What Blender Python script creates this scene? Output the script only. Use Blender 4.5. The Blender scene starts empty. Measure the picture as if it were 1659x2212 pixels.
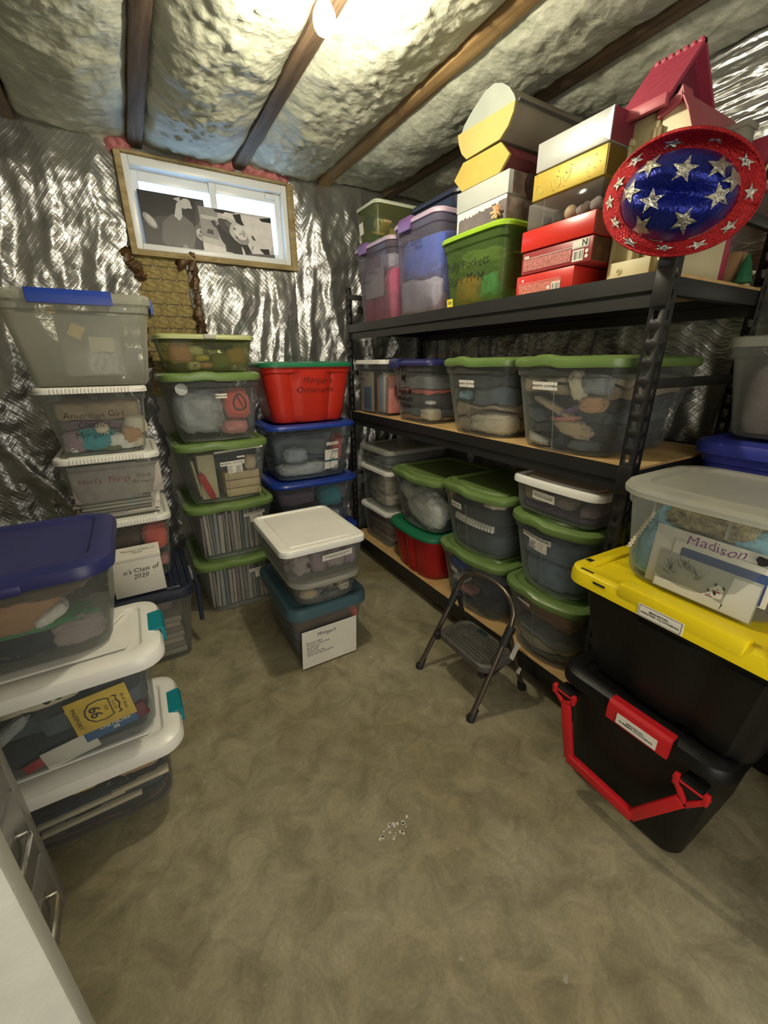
import bpy, bmesh, math, random
from math import radians as R, sin, cos, pi
from mathutils import Vector, Matrix, noise

# ---------------------------------------------------------------- camera
scn = bpy.context.scene
col = scn.collection
cam_d = bpy.data.cameras.new('camera'); cam = bpy.data.objects.new('camera', cam_d); col.objects.link(cam)
yaw, pit, rol = R(30.6), R(-20.1), R(-0.45)
fw = Vector((sin(yaw)*cos(pit), cos(yaw)*cos(pit), sin(pit)))
rt = Vector((cos(yaw), -sin(yaw), 0)); up = rt.cross(fw)
rt, up = rt*cos(rol)+up*sin(rol), -rt*sin(rol)+up*cos(rol)
m = Matrix((rt, up, -fw)).transposed().to_4x4(); m.translation = Vector((0, 0, 1.38))
cam.matrix_world = m
cam_d.sensor_fit = 'VERTICAL'; cam_d.sensor_height = 36; cam_d.lens = 883/2212*36; cam_d.clip_start = .02
scn.camera = cam
# ---------------------------------------------------------------- sky, exposure
w = bpy.data.worlds.new('sky'); scn.world = w; w.use_nodes = True
w.node_tree.nodes['Background'].inputs[0].default_value = (.42, .68, 1, 1)
w.node_tree.nodes['Background'].inputs[1].default_value = 2.4
scn.view_settings.view_transform = 'Standard'; scn.view_settings.look = 'None'
scn.view_settings.gamma = 1; scn.view_settings.use_curve_mapping = False
scn.view_settings.exposure = 1.8
BULB = 270.0
# added unseen fill lamp behind the camera to lift the shadows, no real source
ad = bpy.data.lights.new('fill_light', 'AREA'); ad.shape = 'RECTANGLE'; ad.size = 1.1; ad.size_y = 1.9; ad.energy = 6.5; ad.color = (1, .93, .80)
ao = bpy.data.objects.new('fill_light', ad); col.objects.link(ao); ao.location = (.25, -.72, 1.25); ao.rotation_euler = (R(90), 0, 0)

# ---------------------------------------------------------------- materials
def nt(name):
    ma = bpy.data.materials.new(name); ma.use_nodes = True
    n = ma.node_tree; return ma, n, n.nodes['Principled BSDF'], n.nodes['Material Output']
def add(n, typ, **kw):
    x = n.nodes.new(typ)
    for k, v in kw.items():
        if hasattr(x, k): setattr(x, k, v)
        else: x.inputs[k].default_value = v
    return x
def c4(c): return (c[0], c[1], c[2], 1)
def coords(n, scale=1, rot=(0,0,0), sc=None):
    tc = add(n, 'ShaderNodeTexCoord'); mp = add(n, 'ShaderNodeMapping')
    mp.inputs['Scale'].default_value = sc or (scale,)*3; mp.inputs['Rotation'].default_value = rot
    n.links.new(tc.outputs['Object'], mp.inputs[0]); return mp.outputs[0]
MATS = {}
def mat(name, c, rough=.5, metal=0, var=.12, vs=6, bump=0, bs=60, coat=0, sheen=0, spec=.5, c2=None):
    if name in MATS: return MATS[name]
    ma, n, p, o = nt(name)
    p.inputs['Roughness'].default_value = rough; p.inputs['Metallic'].default_value = metal
    p.inputs['Coat Weight'].default_value = coat; p.inputs['Sheen Weight'].default_value = sheen
    p.inputs['Specular IOR Level'].default_value = spec
    v = coords(n)
    nz = add(n, 'ShaderNodeTexNoise', Scale=vs, Detail=5.0); n.links.new(v, nz.inputs[0])
    rp = add(n, 'ShaderNodeValToRGB'); n.links.new(nz.outputs[0], rp.inputs[0])
    rp.color_ramp.elements[0].position = .35; rp.color_ramp.elements[1].position = .68
    d = c2 or tuple(x*(1-var) for x in c)
    rp.color_ramp.elements[0].color = c4(d); rp.color_ramp.elements[1].color = c4(tuple(min(1, x*(1+var*.5)) for x in c))
    n.links.new(rp.outputs[0], p.inputs['Base Color'])
    if bump:
        nb = add(n, 'ShaderNodeTexNoise', Scale=bs, Detail=4.0); n.links.new(v, nb.inputs[0])
        b = add(n, 'ShaderNodeBump', Strength=bump, Distance=.01); n.links.new(nb.outputs[0], b.inputs['Height'])
        n.links.new(b.outputs[0], p.inputs['Normal'])
    MATS[name] = ma; return ma
def clear(name, c, body=.2, rough=.18, tint=None, cloud=.1):
    """thin see-through plastic: mostly transparent, part scattering, with a glossy skin"""
    if name in MATS: return MATS[name]
    ma, n, p, o = nt(name)
    p.inputs['Base Color'].default_value = c4(c); p.inputs['Roughness'].default_value = rough
    tr = add(n, 'ShaderNodeBsdfTransparent'); tr.inputs[0].default_value = c4(tint or (.93, .94, .93))
    tl = add(n, 'ShaderNodeBsdfTranslucent'); tl.inputs[0].default_value = c4(c)
    m1 = add(n, 'ShaderNodeMixShader'); m1.inputs[0].default_value = .4
    n.links.new(p.outputs[0], m1.inputs[1]); n.links.new(tl.outputs[0], m1.inputs[2])
    nz = add(n, 'ShaderNodeTexNoise', Scale=5.0, Detail=3.0); n.links.new(coords(n), nz.inputs[0])
    fr = add(n, 'ShaderNodeLayerWeight', Blend=.25)
    a = add(n, 'ShaderNodeMath', operation='MULTIPLY_ADD'); n.links.new(nz.outputs[0], a.inputs[0]); a.inputs[1].default_value = cloud*2; a.inputs[2].default_value = body-cloud
    b = add(n, 'ShaderNodeMath', operation='MULTIPLY_ADD', use_clamp=True); n.links.new(fr.outputs['Fresnel'], b.inputs[0]); b.inputs[1].default_value = .6; n.links.new(a.outputs[0], b.inputs[2])
    m2 = add(n, 'ShaderNodeMixShader'); n.links.new(b.outputs[0], m2.inputs[0])
    n.links.new(tr.outputs[0], m2.inputs[1]); n.links.new(m1.outputs[0], m2.inputs[2]); n.links.new(m2.outputs[0], o.inputs[0])
    MATS[name] = ma; return ma

def floor_mat():
    ma, n, p, o = nt('concrete'); v = coords(n)
    L = n.links.new
    n1 = add(n, 'ShaderNodeTexNoise', Scale=1.6, Detail=8.0, Roughness=.62, Distortion=.6); L(v, n1.inputs[0])
    n2 = add(n, 'ShaderNodeTexNoise', Scale=9.0, Detail=8.0, Roughness=.7, Distortion=.8); L(v, n2.inputs[0])
    n3 = add(n, 'ShaderNodeTexNoise', Scale=120.0, Detail=3.0); L(v, n3.inputs[0])
    r1 = add(n, 'ShaderNodeValToRGB'); L(n1.outputs[0], r1.inputs[0])
    e = r1.color_ramp.elements; e[0].position = .3; e[0].color = (.235, .195, .105, 1); e[1].position = .7; e[1].color = (.40, .365, .255, 1)
    r2 = add(n, 'ShaderNodeValToRGB'); L(n2.outputs[0], r2.inputs[0])
    e = r2.color_ramp.elements; e[0].position = .33; e[0].color = (.58, .58, .55, 1); e[1].position = .66; e[1].color = (1.1, 1.1, 1.08, 1)
    mx = add(n, 'ShaderNodeMixRGB', blend_type='MULTIPLY'); mx.inputs[0].default_value = 1; L(r1.outputs[0], mx.inputs[1]); L(r2.outputs[0], mx.inputs[2])
    r3 = add(n, 'ShaderNodeValToRGB'); L(n3.outputs[0], r3.inputs[0])
    e = r3.color_ramp.elements; e[0].position = .3; e[0].color = (.88, .88, .88, 1); e[1].position = .75; e[1].color = (1.08, 1.08, 1.08, 1)
    m2 = add(n, 'ShaderNodeMixRGB', blend_type='MULTIPLY'); m2.inputs[0].default_value = 1; L(mx.outputs[0], m2.inputs[1]); L(r3.outputs[0], m2.inputs[2])
    vo = add(n, 'ShaderNodeTexNoise', Scale=26.0, Detail=2.0); L(v, vo.inputs[0])
    r4 = add(n, 'ShaderNodeValToRGB'); L(vo.outputs[0], r4.inputs[0])
    e = r4.color_ramp.elements; e[0].position = .70; e[0].color = (0, 0, 0, 1); e[1].position = .78; e[1].color = (.5, .5, .5, 1)
    m3 = add(n, 'ShaderNodeMixRGB'); L(r4.outputs[0], m3.inputs[0]); L(m2.outputs[0], m3.inputs[1]); m3.inputs[2].default_value = (.45, .44, .37, 1)
    L(m3.outputs[0], p.inputs['Base Color'])
    p.inputs['Roughness'].default_value = .62; p.inputs['Specular IOR Level'].default_value = .35
    b = add(n, 'ShaderNodeBump', Strength=.25, Distance=.01); L(n2.outputs[0], b.inputs['Height']); L(b.outputs[0], p.inputs['Normal'])
    return ma
def foil_mat(name='foil', base=(.52, .52, .50), scrim=True):
    ma, n, p, o = nt(name); L = n.links.new; v = coords(n)
    p.inputs['Metallic'].default_value = .82; p.inputs['Roughness'].default_value = .31
    n1 = add(n, 'ShaderNodeTexNoise', Scale=3.0, Detail=4.0); L(v, n1.inputs[0])
    r = add(n, 'ShaderNodeValToRGB'); L(n1.outputs[0], r.inputs[0])
    r.color_ramp.elements[0].position = .3; r.color_ramp.elements[0].color = c4(tuple(x*.75 for x in base)); r.color_ramp.elements[1].position = .7; r.color_ramp.elements[1].color = c4(base)
    L(r.outputs[0], p.inputs['Base Color'])
    w1 = add(n, 'ShaderNodeTexWave', Scale=17.0, Distortion=.8); w2 = add(n, 'ShaderNodeTexWave', Scale=17.0, Distortion=.8)
    L(coords(n, 1, (0, R(45), R(12))), w1.inputs[0]); L(coords(n, 1, (0, R(-38), R(12))), w2.inputs[0])
    mxx = add(n, 'ShaderNodeMath', operation='MAXIMUM'); 
    for i, ww in enumerate((w1, w2)):
        pw = add(n, 'ShaderNodeMath', operation='POWER'); L(ww.outputs['Fac'], pw.inputs[0]); pw.inputs[1].default_value = 9; L(pw.outputs[0], mxx.inputs[i])
    nz = add(n, 'ShaderNodeTexNoise', noise_type='RIDGED_MULTIFRACTAL', normalize=True, Scale=13.0, Detail=7.0, Roughness=.75, Distortion=.5); L(v, nz.inputs[0])
    b1 = add(n, 'ShaderNodeBump', Strength=.6, Distance=.007); L(nz.outputs[0], b1.inputs['Height'])
    b2 = add(n, 'ShaderNodeBump', Strength=.22 if scrim else 0, Distance=.003); L(mxx.outputs[0], b2.inputs['Height']); L(b1.outputs[0], b2.inputs['Normal'])
    L(b2.outputs[0], p.inputs['Normal']); return ma
def wood_mat(name, a, b, sc=(3, 30, 30)):
    ma, n, p, o = nt(name); L = n.links.new
    nz = add(n, 'ShaderNodeTexNoise', Scale=1.5, Detail=7.0, Roughness=.65, Distortion=.4); L(coords(n, sc=sc), nz.inputs[0])
    r = add(n, 'ShaderNodeValToRGB'); L(nz.outputs[0], r.inputs[0])
    r.color_ramp.elements[0].position = .33; r.color_ramp.elements[0].color = c4(a); r.color_ramp.elements[1].position = .68; r.color_ramp.elements[1].color = c4(b)
    L(r.outputs[0], p.inputs['Base Color']); p.inputs['Roughness'].default_value = .7
    bb = add(n, 'ShaderNodeBump', Strength=.3, Distance=.004); L(nz.outputs[0], bb.inputs['Height']); L(bb.outputs[0], p.inputs['Normal'])
    return ma
def batt_mat():
    ma, n, p, o = nt('batt_plastic'); L = n.links.new; v = coords(n)
    n1 = add(n, 'ShaderNodeTexNoise', Scale=7.0, Detail=6.0, Roughness=.6, Distortion=1.0); L(v, n1.inputs[0])
    r = add(n, 'ShaderNodeValToRGB'); L(n1.outputs[0], r.inputs[0])
    e = r.color_ramp.elements; e[0].position = .3; e[0].color = (.34, .36, .28, 1); e[1].position = .68; e[1].color = (.55, .56, .45, 1)
    L(r.outputs[0], p.inputs['Base Color'])
    p.inputs['Roughness'].default_value = .55; p.inputs['Coat Weight'].default_value = .15; p.inputs['Coat Roughness'].default_value = .35
    n2 = add(n, 'ShaderNodeTexNoise', Scale=30.0, Detail=6.0, Roughness=.65, Distortion=.8); L(v, n2.inputs[0])
    n3 = add(n, 'ShaderNodeTexVoronoi', Scale=42.0); L(v, n3.inputs[0])
    b1 = add(n, 'ShaderNodeBump', Strength=.5, Distance=.008); L(n2.outputs[0], b1.inputs['Height'])
    b2 = add(n, 'ShaderNodeBump', Strength=.3, Distance=.008); L(n3.outputs['Distance'], b2.inputs['Height']); L(b1.outputs[0], b2.inputs['Normal'])
    L(b2.outputs[0], p.inputs['Normal']); return ma
def emit(name, c, s):
    ma, n, p, o = nt(name)
    p.inputs['Emission Color'].default_value = c4(c); p.inputs['Emission Strength'].default_value = s; p.inputs['Base Color'].default_value = c4(c)
    return ma

# ---------------------------------------------------------------- object helpers
def obj(name, me, ma=None, parent=None, loc=None, rot=None, smooth=35):
    if isinstance(me, bmesh.types.BMesh):
        bm = me; bmesh.ops.recalc_face_normals(bm, faces=bm.faces)
        me = bpy.data.meshes.new(name); bm.to_mesh(me); bm.free()
    if smooth:
        for f in me.polygons: f.use_smooth = True
        me.set_sharp_from_angle(angle=R(smooth))
    if ma:
        me.materials.clear()
        for q in (ma if isinstance(ma, (list, tuple)) else [ma]): me.materials.append(q)
    o = bpy.data.objects.new(name, me); col.objects.link(o)
    if parent: o.parent = parent
    if loc is not None: o.location = loc
    if rot is not None: o.rotation_euler = rot
    return o
def tag(o, label, cat, group=None):
    o['label'] = label; o['category'] = cat
    if group: o['group'] = group
    return o
def thing(name, label, cat, loc, rotz=0, group=None):
    o = bpy.data.objects.new(name, None); col.objects.link(o); o.empty_display_size = .05
    o.location = loc; o.rotation_euler = (0, 0, rotz); return tag(o, label, cat, group)
def struct(o): o['kind'] = 'structure'; return o
def bx(bm, x0, x1, y0, y1, z0, z1, bev=0, M=None):
    g = bmesh.ops.create_cube(bm, size=1)
    vs = g['verts']
    bmesh.ops.scale(bm, vec=(x1-x0, y1-y0, z1-z0), verts=vs)
    bmesh.ops.translate(bm, vec=((x0+x1)/2, (y0+y1)/2, (z0+z1)/2), verts=vs)
    if bev:
        es = list({e for v in vs for e in v.link_edges})
        r = bmesh.ops.bevel(bm, geom=es, offset=bev, segments=2, affect='EDGES', profile=.5)
        vs = list({v for f in r['faces'] for v in f.verts} | {v for v in vs if v.is_valid})
    if M is not None: bmesh.ops.transform(bm, matrix=M, verts=vs)
    return vs
def box(name, dims, ma, parent=None, bev=.002, loc=None, rot=None, M=None):
    bm = bmesh.new(); bx(bm, *dims, bev=bev, M=M); return obj(name, bm, ma, parent, loc, rot)
def tube(bm, pts, rad, n=10, cap=True):
    rings = []
    pts = [Vector(p) for p in pts]; N = len(pts)
    rr = rad if isinstance(rad, (list, tuple)) else [rad]*N
    ref = None
    for i, p in enumerate(pts):
        t = (pts[min(i+1, N-1)]-pts[max(i-1, 0)]).normalized()
        if ref is None: ref = Vector((0, 0, 1)) if abs(t.z) < .9 else Vector((1, 0, 0))
        a = (ref - t*ref.dot(t)).normalized(); ref = a; b = t.cross(a)
        rings.append([bm.verts.new(p+(a*cos(2*pi*k/n)+b*sin(2*pi*k/n))*rr[i]) for k in range(n)])
    for i in range(N-1):
        for k in range(n): bm.faces.new((rings[i][k], rings[i][(k+1) % n], rings[i+1][(k+1) % n], rings[i+1][k]))
    if cap: bm.faces.new(rings[0][::-1]); bm.faces.new(rings[-1])
def lathe(bm, prof, n=20, M=None):
    rings = []; vs = []
    for r, z in prof:
        ring = [bm.verts.new((r*cos(2*pi*k/n), r*sin(2*pi*k/n), z)) for k in range(n)]; rings.append(ring); vs += ring
    for i in range(len(prof)-1):
        for k in range(n): bm.faces.new((rings[i][k], rings[i][(k+1) % n], rings[i+1][(k+1) % n], rings[i+1][k]))
    bm.faces.new(rings[0][::-1]); bm.faces.new(rings[-1])
    if M is not None: bmesh.ops.transform(bm, matrix=M, verts=vs)
def prism(bm, poly, d0, d1, axis='x', M=None):
    """extrude a polygon given as (a,b) along an axis: x -> (d,a,b); y -> (a,d,b); z -> (a,b,d)"""
    f = {'x': lambda a, b, d: (d, a, b), 'y': lambda a, b, d: (a, d, b), 'z': lambda a, b, d: (a, b, d)}[axis]
    A = [bm.verts.new(f(a, b, d0)) for a, b in poly]; B = [bm.verts.new(f(a, b, d1)) for a, b in poly]
    n = len(poly)
    bm.faces.new(A[::-1]); bm.faces.new(B)
    for i in range(n): bm.faces.new((A[i], A[(i+1) % n], B[(i+1) % n], B[i]))
    if M is not None: bmesh.ops.transform(bm, matrix=M, verts=A+B)
def grid(name, nu, nv, fn, ma, parent=None, smooth=180):
    vs = [fn(i/nu, j/nv) for j in range(nv+1) for i in range(nu+1)]
    fs = [(j*(nu+1)+i, j*(nu+1)+i+1, (j+1)*(nu+1)+i+1, (j+1)*(nu+1)+i) for j in range(nv) for i in range(nu)]
    me = bpy.data.meshes.new(name); me.from_pydata(vs, [], fs); return obj(name, me, ma, parent, smooth=smooth)
def N3(x, y, z, d=4): return noise.fractal(Vector((x, y, z)), .9, 2.1, d)
def ridge(x, y, z): return 1-abs(noise.noise(Vector((x, y, z))))*2

_txt = {}
def text_mesh(s, align='CENTER', bold=0, spacing=1.0, line=1.0):
    k = (s, align, bold, spacing, line)
    if k in _txt: return _txt[k]
    cu = bpy.data.curves.new('lettering', 'FONT'); cu.body = s; cu.align_x = align; cu.align_y = 'CENTER'; cu.size = 1
    cu.offset = bold; cu.space_character = spacing; cu.space_line = line; cu.resolution_u = 2
    o = bpy.data.objects.new('t', cu); me = bpy.data.meshes.new_from_object(o)
    r = ([tuple(v.co) for v in me.vertices], [tuple(p.vertices) for p in me.polygons])
    bpy.data.objects.remove(o); bpy.data.curves.remove(cu); bpy.data.meshes.remove(me); _txt[k] = r; return r
def lettering(s, size, fn, ma, parent, name='lettering', bold=0, ang=0, hand=0, seed=0, stretch=1, **kw):
    """flat ink; fn maps (x, z) on the face to a 3-D point just proud of it"""
    V, F = text_mesh(s, bold=bold, **kw); out = []
    ca, sa = cos(ang), sin(ang)
    for x, y, _ in V:
        x, y = x*size*stretch, y*size
        if hand:
            x += .18*y + hand*size*noise.noise(Vector((x/size*.9, y/size*.9, seed))); y += hand*size*noise.noise(Vector((x/size*.8, y/size*.5, seed+7)))
        out.append(fn(x*ca-y*sa, x*sa+y*ca))
    me = bpy.data.meshes.new(name); me.from_pydata(out, [], F); return obj(name, me, ma, parent, smooth=0)

# ---------------------------------------------------------------- palette
WHITE = mat('white_lid', (.80, .79, .73), .38, var=.05)
WHITE2 = mat('white_glossy_lid', (.84, .83, .78), .3, var=.04)
GREEN = mat('olive_green_lid', (.150, .235, .070), .32, var=.10)
PALEGREEN = mat('pale_olive_lid', (.36, .40, .17), .4, var=.08)
LIME = mat('lime_lid', (.27, .45, .025), .3, var=.06)
BLUE = mat('royal_blue_plastic', (.014, .045, .30), .35, var=.08)
NAVY = mat('navy_plastic', (.028, .032, .14), .38, var=.12)
NAVY2 = mat('dark_slate_plastic', (.018, .024, .045), .4, var=.12)
DEEPBLUE = mat('indigo_blue_plastic', (.03, .04, .30), .36, var=.10)
PLUM = mat('plum_plastic', (.20, .10, .30), .35, var=.1)
LILAC = mat('lilac_translucent_lid', (.50, .38, .48), .35, var=.08)
DKGREEN = mat('forest_green_lid', (.012, .16, .075), .35, var=.08)
RED = mat('red_plastic', (.50, .026, .014), .30, var=.06)
DKRED = mat('deep_red_plastic', (.42, .010, .012), .32, var=.06)
TEAL = mat('dusty_teal_lid', (.060, .125, .155), .42, var=.08)
TEALB = mat('bright_teal_latch', (.0, .22, .27), .42, var=.05)
BLACK = mat('black_plastic', (.0045, .0045, .0045), .42, spec=.35, var=.25, bump=.08, bs=220)
YELLOW = mat('yellow_lid', (.80, .62, .008), .42, var=.04, bump=.05, bs=250)
STEEL = mat('black_powder_coat', (.014, .014, .013), .42, var=.2, spec=.6)
REDH = mat('red_handle', (.52, .012, .018), .38, var=.06)
INK = mat('marker_ink', (.012, .012, .015), .5, var=0)
PRINT = mat('printed_ink', (.02, .02, .02), .6, var=0)
PURPINK = mat('purple_ink', (.10, .02, .12), .5, var=0)
PAPER = mat('paper', (.74, .71, .63), .7, var=.05)
CREAMP = mat('aged_paper', (.66, .58, .42), .75, var=.12)
CL = clear('clear_plastic', (.62, .66, .64), .12, .14, cloud=.07)
CLF = clear('frosted_plastic', (.56, .56, .47), .48, .38, cloud=.04)
CLG = clear('clear_plastic_hazy', (.52, .54, .50), .19, .2)
CLGR = clear('green_tinted_clear', (.20, .34, .10), .36, .2, tint=(.70, .84, .46))
CLOL = clear('olive_tinted_clear', (.35, .38, .18), .24, .2, tint=(.78, .82, .60))
CLP = clear('lilac_tinted_clear', (.48, .44, .54), .27, .14, tint=(.90, .87, .95))
CLB = clear('dusky_clear', (.42, .48, .52), .16, .15, tint=(.86, .90, .93))
CLLID = clear('milky_lid', (.66, .66, .58), .62, .25, cloud=.05)

# ---------------------------------------------------------------- room shell
FLOOR_M = floor_mat(); FOIL = foil_mat(); BATT = batt_mat()
JOIST = wood_mat('weathered_joist', (.055, .035, .02), (.20, .13, .07), (30, 2, 30))
JOISTN = wood_mat('raw_joist', (.22, .13, .05), (.46, .30, .13), (30, 2, 30))
DARKW = mat('dark_subfloor', (.05, .04, .03), .8)
X0, X1, Y0, Y1, ZC = -1.15, 1.98, -.75, 2.84, 2.62
struct(box('floor', (X0-.1, X1+.1, Y0-.1, Y1+.1, -.1, 0), FLOOR_M, bev=0))
ceiling = struct(box('ceiling', (X0-.1, X1+.1, Y0-.1, Y1+.1, ZC, ZC+.05), DARKW, bev=0))
WALLP = mat('bare_concrete_wall', (.34, .33, .28), .8, bump=.2)
wall_left = struct(box('wall_left', (X0-.1, X0, Y0, Y1, 0, ZC), WALLP, bev=0))
wall_right = struct(box('wall_right', (X1+.05, X1+.15, Y0, Y1, 0, ZC), WALLP, bev=0))
wall_front = struct(box('wall_front', (X0-.1, X1+.1, Y0-.1, Y0, 0, ZC), WALLP, bev=0))
# far wall with an opening for the window
WX0, WX1, WZ0, WZ1 = .165, 1.005, 1.952, 2.362
bm = bmesh.new()
for d in ((X0-.1, WX0, 0, ZC), (WX1, X1+.1, 0, ZC), (WX0, WX1, 0, WZ0), (WX0, WX1, WZ1, ZC)): bx(bm, d[0], d[1], Y1, Y1+.2, d[2], d[3])
wall_back = struct(obj('wall_back', bm, WALLP, smooth=0))

# joists and sagging insulation batts: pieces of the ceiling
JX = [-.745, -.255, .237, .740, 1.245, 1.690, 2.14]
for i, x in enumerate(JX[:6]):
    wv = .004*(i % 3-1)
    box('joist', (x-.032, x+.032, Y0, Y1, 2.40, ZC), JOISTN if i == 4 else JOIST, ceiling, bev=.003)
def batt(x0, x1, seed, sag, ztop=2.425, amp=1.0, y0=Y0+.01, y1=Y1-.015, bub=0):
    def f(u, v):
        x = x0+(x1-x0)*u; y = y0+(y1-y0)*v
        s = max(0, sin(pi*u))**.45
        z = ztop - sag*s*(1+.35*noise.noise(Vector((y*1.1, seed, 3))))
        z -= amp*.013*N3(x*5+seed, y*5, seed)*min(1, s*1.6)
        z -= amp*.009*max(0, ridge(x*4+seed, y*8+1.5*noise.noise(Vector((x*4, y*2, seed))), seed))**2*s+.005*max(0, ridge(x*13, y*22+seed+2*noise.noise(Vector((x*7, y*5, seed))), seed))*s
        z -= .012*bub*(1-min(1, 2.2*noise.voronoi(Vector((x*22, y*22, seed)))[0][0]))*s
        if v > .86: z += (v-.86)/.14*.055*s
        e = .02*noise.noise(Vector((y*5, seed, u*9)))
        return (x+e*(1-s), y, z)
    return grid('insulation_batt', 46, 230, f, BATT, ceiling)
xs = [X0]+JX
sags = [.05, .055, .07, .085, .075, .065, .05]
for i in range(7):
    a = xs[i]+(.03 if i else 0); b = min(xs[i+1]-.03, X1+.04)
    if i == 6: a = 1.735; b = 2.03
    batt(a, b, i*3.7+1, sags[i], 2.438, 1.0, bub=1 if i in (3, 4) else .4)
# pink fibre tucked above the window
PINK = mat('pink_fibreglass', (.52, .20, .19), .95, var=.35, vs=30, bump=.6, bs=60, c2=(.28, .09, .09))
def pink(x0, x1, z0, z1, seed):
    def f(u, v):
        x = x0+(x1-x0)*u; z = z0+(z1-z0)*v
        return (x, Y1-.012-.035*sin(pi*u)**.5*sin(pi*v)**.5-.012*N3(x*14, z*14, seed), z+.012*noise.noise(Vector((x*12, seed, 0)))*(1-v))
    grid('pink_insulation', 30, 14, f, PINK, wall_back)
pink(.10, .22, 2.365, 2.47, 1); pink(.46, .72, 2.372, 2.47, 2); pink(.76, 1.06, 2.362, 2.45, 4)

# foil faced blankets, hanging pieces of the walls
def foil(parent, fn, nu, nv): return grid('foil_blanket', nu, nv, fn, FOIL, parent)
def foil_back(xa, xb, za, zb, seed, ragged='', dens=75):
    def f(u, v):
        z = za+(zb-za)*v; x = xa+(xb-xa)*u
        if 'r' in ragged: x += max(0, u-.75)*4*(.035*noise.noise(Vector((z*9, seed, 0)))+.02*noise.noise(Vector((z*31, seed, 0))))
        if 'l' in ragged: x -= max(0, .25-u)*4*(.035*noise.noise(Vector((z*9, seed, 4)))+.02*noise.noise(Vector((z*31, seed, 0))))
        if 't' in ragged: z += max(0, v-.8)*5*(.02*noise.noise(Vector((x*9, seed, 0)))+.012*noise.noise(Vector((x*25, seed, 0))))
        w = noise.noise(Vector((x*2, z*1.5, seed)))
        d = .030*ridge(x*4.5+z*.8+w, z*.9, seed)+.020*ridge(x*9-z*1.2+1.5*w, z*2.2, seed+3)+.012*N3(x*10, z*8, seed)+.010*abs(noise.noise(Vector((x*26+2*w, z*13, seed))))
        q = min(u, 1-u, v, 1-v)*12
        return (x, Y1-.012-(.02+d)*min(1, .3+q*.7), z)
    return foil(wall_back, f, int((xb-xa)*dens*1.3), int((zb-za)*dens*1.1))
foil_back(X0, .125, .0, 2.44, 1.3, 'r')
foil_back(.40, 1.03, .0, 1.915, 5.1, 'lt')
foil_back(1.022, X1+.04, .0, 2.43, 9.4, '')
def foil_right(y0, y1, z0, z1, seed, amp=1, horiz=False):
    def f(u, v):
        y = y0+(y1-y0)*u; z = z0+(z1-z0)*v
        if horiz: d = .04*sin(pi*v)+.010*ridge(z*26, y*2.5, seed)+.008*ridge(z*60+2*noise.noise(Vector((y*3, z, seed))), y*7, seed)
        else:
            w = noise.noise(Vector((y*2, z*1.5, seed)))
            d = .030*ridge(y*5+z*.6+w, z*.9, seed)+.018*ridge(y*11+w, z*2.5, seed+3)+.012*N3(y*10, z*8, seed)
        return (X1+.035-.01-d*amp, y, z)
    return foil(wall_right, f, 260, 120 if not horiz else 70)
foil_right(Y0, Y1-.03, 0, 2.12, 3.3)
foil_right(Y0, 1.75, 2.06, 2.42, 7.7, 1, True)

# exposed yellowed quilted facing under the window, with its joints recessed
YF = mat('yellowed_facing', (.34, .28, .11), .8, var=.5, vs=5, bump=.5, bs=40, c2=(.20, .14, .05))
bm = bmesh.new(); rnd = random.Random(4)
tile = bmesh.new(); bx(tile, -.5, .5, -.5, .5, -.5, .5, bev=.16); tme = bpy.data.meshes.new('quilted_pad'); tile.to_mesh(tme); tile.free(); tme.materials.append(YF)
for f in tme.polygons: f.use_smooth = True
nrow = 0
z = 1.20
while z < 1.94:
    h = .062
    x = .095-(nrow % 2)*.03
    while x < .43:
        o = bpy.data.objects.new('quilted_pad', tme); col.objects.link(o); o.parent = wall_back
        o.scale = (.0795+rnd.uniform(-.001, .001), .010, h-.0018); o.location = (x+.04, Y1-.004-rnd.uniform(0, .003), z+h/2)
        x += .0805
    z += h; nrow += 1
BROWN = mat('brown_resin', (.10, .052, .018), .45, var=.5, vs=20, bump=.8, bs=35)
def resin(pts, rad, seed):
    pts = [(a[0]+(b[0]-a[0])*k/4, a[1]+(b[1]-a[1])*k/4) for a, b in zip(pts, pts[1:]) for k in range(4)]
    bm = bmesh.new()
    tube(bm, [(x+.012*noise.noise(Vector((i, seed, 0))), Y1-.03-.01*noise.noise(Vector((seed, i, 0))), z) for i, (x, z) in enumerate(pts)], [rad*(.6+.7*abs(noise.noise(Vector((i*.7, seed, 3))))+.2) for i in range(len(pts))], 14)
    for v in bm.verts: v.co += Vector((1, .3, 1))*(.024*noise.noise(v.co*26)+.012*noise.noise(v.co*70+Vector((seed, 0, 0)))); v.co.y = min(v.co.y, Y1-.004)
    obj('dried_foam_drip', bm, BROWN, wall_back)
resin([(.425, 1.95-.035*i) for i in range(14)], .026, 2)
resin([(.41-.02*i, 1.93-.012*i) for i in range(4)], .026, 5)
resin([(.10+.008*i, 1.945-.018*i) for i in range(9)], .028, 8)
resin([(.115, 1.62-.03*i) for i in range(10)], .018, 12)

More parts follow.
